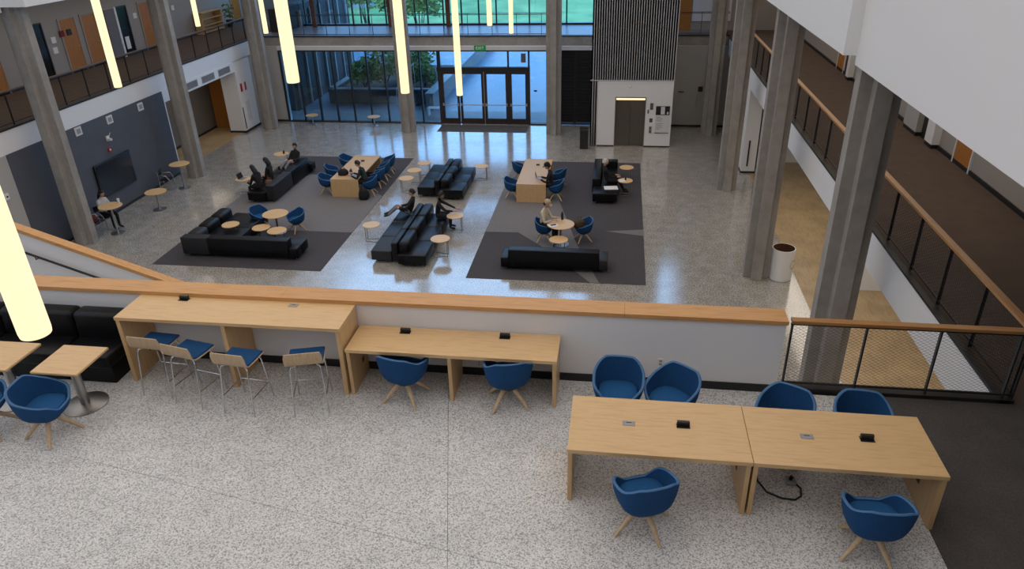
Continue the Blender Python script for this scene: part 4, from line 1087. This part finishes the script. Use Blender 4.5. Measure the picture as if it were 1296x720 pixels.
# ------------------------------------------------------------------ small things people use
def laptop(label, loc, deg, open_=1.9):
    t = thing('laptop', label, 'laptop', loc, math.radians(deg))
    MB().rbox(-.16, .16, -.11, .11, 0, .016, .004, 1).build('keyboard_base', 'steel', t)
    m = MB().rbox(-.16, .16, 0, .012, 0, .22, .004, 1); m.build('lid', 'frame_black', t, None, (0, .11, .012)).rotation_euler = (-.25, 0, 0)
laptop('open laptop before the person in dark green on the left oak table', (-10.38, 26.98, RZ + .74), 95)
laptop('open laptop before the person in black cap on the right oak table', (-2.92, 27.1, RZ + .74), 95)
laptop('open laptop on the side table beside the far left sofa', (-15.01, 26.6, .60), 80)
def bag(label, loc, sx, sy, sz, m, deg=0):
    t = thing('bag', label, 'bag', loc, math.radians(deg))
    rings = []
    for u, f in ((0, .80), (.1, .95), (.45, 1.0), (.75, .88), (.92, .62), (1.0, .35)):
        rings.append([(sx * f * (abs(math.cos(a)) ** .6) * (1 if math.cos(a) > 0 else -1) + .02 * math.sin(3 * a + u * 4), sy * f * (abs(math.sin(a)) ** .6) * (1 if math.sin(a) > 0 else -1), sz * u) for a in [2 * PI * i / 18 for i in range(18)]])
    MB().loft(rings).build('body', m, t, 60)
    MB().tube([(-sx * .4, 0, sz * .93), (-sx * .3, 0, sz * 1.25), (sx * .3, 0, sz * 1.25), (sx * .4, 0, sz * .93)], .012, 6).build('strap', m, t, 60)
    MB().rbox(-sx * .6, sx * .6, -sy * 1.08, -sy * .8, sz * .12, sz * .5, .02, 2).build('pocket', m, t)
bag('black backpack on the left oak table across from the person in green', (-10.85, 26.95, RZ + .74), .20, .17, .24, 'cloth_black', 20)
bag('black backpack on the floor at the end of the left oak table', (-9.82, 26.22, RZ), .20, .16, .45, 'cloth_black', 10)
bag('brown bag on the blue chair at the round table of the right rug', (-1.14, 22.95, RZ + .485), .19, .15, .30, 'bag_brown', 30)
bag('dark red bag on the chair by the slate wall near the stair cap', (-18.6, 22.06, .475), .19, .15, .24, 'bag_red', 10)
cafe_chair('black chrome-framed chair holding the dark red bag by the slate wall', (-18.62, 22.06, 0), math.radians(-75))
bag('brown jacket bundle between two people on the far left sofa', (-13.8, 26.38, RZ + .43), .17, .16, .22, 'cloth_brown', 10)
def bottle(label, loc, r, h, m):
    t = thing('bottle', label, 'bottle', loc)
    MB().lathe([(r, 0), (r, h * .7), (r * .55, h * .82), (r * .5, h * .9)], 16).build('body', m, t, 50); MB().lathe([(r * .6, h * .9), (r * .6, h)], 16).build('lid', 'frame_black', t, 50)
bottle('black bottle standing on the round table by the person in cream', (-1.72, 22.98, RZ + .74), .045, .28, 'black_plastic')
bottle('small dark cup on the round table at the far left sofa', (-14.72, 29.98, .60), .04, .15, 'black_plastic')
t = thing('paper_cup', 'white paper cup at the edge of the tall table below the screen', 'cup', (-17.66, 22.50, 1.06))
MB().lathe([(.035, 0), (.048, .15)], 16).build('cup', 'white_plastic', t, 40); MB().lathe([(.05, .15), (.048, .168)], 16).build('lid', 'paper', t, 40)
bottle('small dark bottle on the round table beside the sofa on the right rug', (.40, 27.5, RZ + .60), .03, .12, 'black_plastic')
def sheet(name, label, loc, sx, sy, m, deg, cat, th=.006):
    tag(MB().rbox(-sx, sx, -sy, sy, 0, th, .002, 1).build(name, m, None, None, loc, math.radians(deg)), label, cat)
sheet('paper_sheet', 'white paper lying on the sofa seat on the right rug', (-.15, 27.0, RZ + .43), .26, .19, 'paper', 8, 'paper', .02)
sheet('paper_sheet', 'white paper on the round table beside the right rug sofa', (.26, 27.42, RZ + .60), .12, .15, 'paper', 20, 'paper')
sheet('notebook', 'white notebook before the person in cream shirt', (-1.98, 22.42, RZ + .74), .16, .12, 'paper', 25, 'book', .012)
sheet('phone', 'black phone lying on the white notebook', (-1.97, 22.44, RZ + .752), .10, .045, 'black_plastic', 30, 'phone', .01)

# ------------------------------------------------------------------ outside
structure(B(-70, 60, 37.96, 74, -.3, -.03).build('ground_paving', 'paving'))
structure(B(-20, 10, 37.96, 40.2, -.1, -.028).build('ground_paving', 'paving_band'))
w = structure(B(-10.75, -10.35, 40.3, 62, -.1, .85).build('wall_planter', 'outside_concrete'))
structure(B(-10.80, -10.30, 40.28, 62, .85, .92).build('wall_planter_coping', 'paving_band'))
structure(MB().box(-16.7, -10.75, 41.7, 42.0, -.1, .78).box(-17.0, -16.7, 41.7, 50, -.1, .78).build('wall_planter', 'outside_dark'))
structure(MB().box(-16.75, -10.75, 41.65, 42.05, .78, .84).box(-17.05, -16.65, 42.05, 50, .78, .84).build('wall_planter_coping', 'outside_concrete'))
structure(B(-16.7, -10.75, 42.0, 50, -.1, .6).build('ground_soil', 'bark'))
structure(B(-19.1, -18.2, 39.9, 50, -.1, 5.5).build('wall_outside', 'outside_dark'))
for i in range(7):
    structure(B(-18.2, -18.08, 40.2 + i * 1.5, 40.35 + i * 1.5, 0, 5.2).build('trim_9', 'facade'))
structure(MB().add([(-60, 74, 0), (60, 74, 0), (60, 150, 9), (-60, 150, 9), (-60, 150, -1), (60, 150, -1), (-60, 74, -1), (60, 74, -1)], [[0, 1, 2, 3], [6, 4, 5, 7], [6, 7, 1, 0]]).build('ground_lawn', 'lawn_green'))
bl = thing('building', 'pale blue building standing beyond the plaza, seen through the upper left glass', 'building', (-34, 80, 0))
B(-14, 8.0, 0, 14, 0, 14).build('wall', 'facade', bl)
for i in range(9):
    for k in range(3): B(-13.2 + i * 2.35, -11.6 + i * 2.35, -.06, .02, 1.2 + k * 3.4, 3.4 + k * 3.4).build('window', 'glass_dark', bl)
def bush(label, x, y, z, rx, rz_, n=420, seed=1, cat='bush', trunk=0):
    rnd = random.Random(seed)
    t = thing('shrub' if not trunk else 'tree', label, cat, (x, y, z))
    m = MB()
    for i in range(n):
        a = rnd.uniform(0, 2 * PI); c = rnd.uniform(-.5, 1); s = math.sqrt(1 - c * c) if abs(c) < 1 else 0
        q = rnd.uniform(.55, 1.0) * (1 + .25 * math.sin(3 * a + seed) * s)
        p = Vector((rx * q * s * math.cos(a), rx * q * s * math.sin(a), trunk + rz_ * .5 + rz_ * .6 * q * c))
        u = Vector((rnd.uniform(-1, 1), rnd.uniform(-1, 1), rnd.uniform(-.6, .6))).normalized(); v = u.orthogonal().normalized()
        L = rnd.uniform(.10, .20) * (1.0 if not trunk else 1.8)
        m.add([p - u * L, p + v * L * .45 + Vector((0, 0, L * .15)), p + u * L, p - v * L * .45], [[0, 1, 2], [0, 2, 3]])
    k = m.build('foliage', 'leaf', t); k['kind'] = 'stuff'
    st = MB()
    for i in range(5):
        a = i * 1.3 + seed
        st.tube([(0, 0, 0), (rx * .3 * math.cos(a), rx * .3 * math.sin(a), trunk + rz_ * .3), (rx * .6 * math.cos(a), rx * .6 * math.sin(a), trunk + rz_ * .7)], [.05 + .02 * bool(trunk), .03, .012], 6)
    st.build('stems', 'bark', t, 60)
for i, (x, y, rx, rz_, l) in enumerate([(-15.3, 43.4, 1.0, 1.5, 'green shrub in the raised bed outside, left end'), (-14.1, 43.8, 1.25, 2.2, 'tall green shrub in the raised bed outside, middle'),
        (-12.7, 44.6, 1.2, 2.3, 'green shrub in the raised bed outside, behind the glass-wall column'), (-11.6, 43.6, .75, 1.2, 'low green shrub in the raised bed outside by the long planter wall'), (-13.2, 47.0, 1.4, 2.6, 'tall green shrub at the back of the raised bed outside')]):
    bush(l, x, y, .6, rx, rz_, 700, i + 1)
for i, (x, y, l) in enumerate([(-16.6, 62, 'slender green tree outside behind the raised bed, nearest the entrance'), (-19.6, 66, 'green tree outside behind the raised bed, centre of three'), (-23.5, 69, 'green tree outside, farthest from the entrance')]):
    bush(l, x, y, -.03, 1.7, 3.2, 900, i + 20, 'tree', 1.6)
lp = thing('lamp_post', 'black lamp post with white globe outside the upper glass', 'lamp', (-25.2, 72.5, -.03))
MB().tube([(0, 0, 0), (0, 0, 3.6)], [.09, .06], 10).build('pole', 'frame_black', lp, 60); MB().ball((0, 0, 3.85), .28, .28, .30).build('globe', 'white_plastic', lp, 60)
bn = thing('bench', 'white slatted bench outside the glass beside the column', 'bench', (-10.0, 39.2, -.03))
for i in range(4): B(-.4, .4, -.25 + i * .13, -.16 + i * .13, .42, .45).build('slat', 'white_plastic', bn)
for s in (-1, 1): MB().box(s * .35 - .03, s * .35 + .03, -.25, .22, .0, .42).build('leg', 'white_plastic', bn)
rl = thing('handrail', 'pale handrail rising over the raised bed outside', 'handrail', (-12.4, 41.5, -.03))
MB().tube([(-.4, 0, .9), (.35, 1.4, 2.1)], .03, 8).build('rail', 'white_plastic', rl, 60); MB().tube([(-.4, 0, 0), (-.4, 0, .9)], .025, 8).build('post', 'white_plastic', rl, 60); MB().tube([(.35, 1.4, .6), (.35, 1.4, 2.1)], .025, 8).build('post', 'white_plastic', rl, 60)
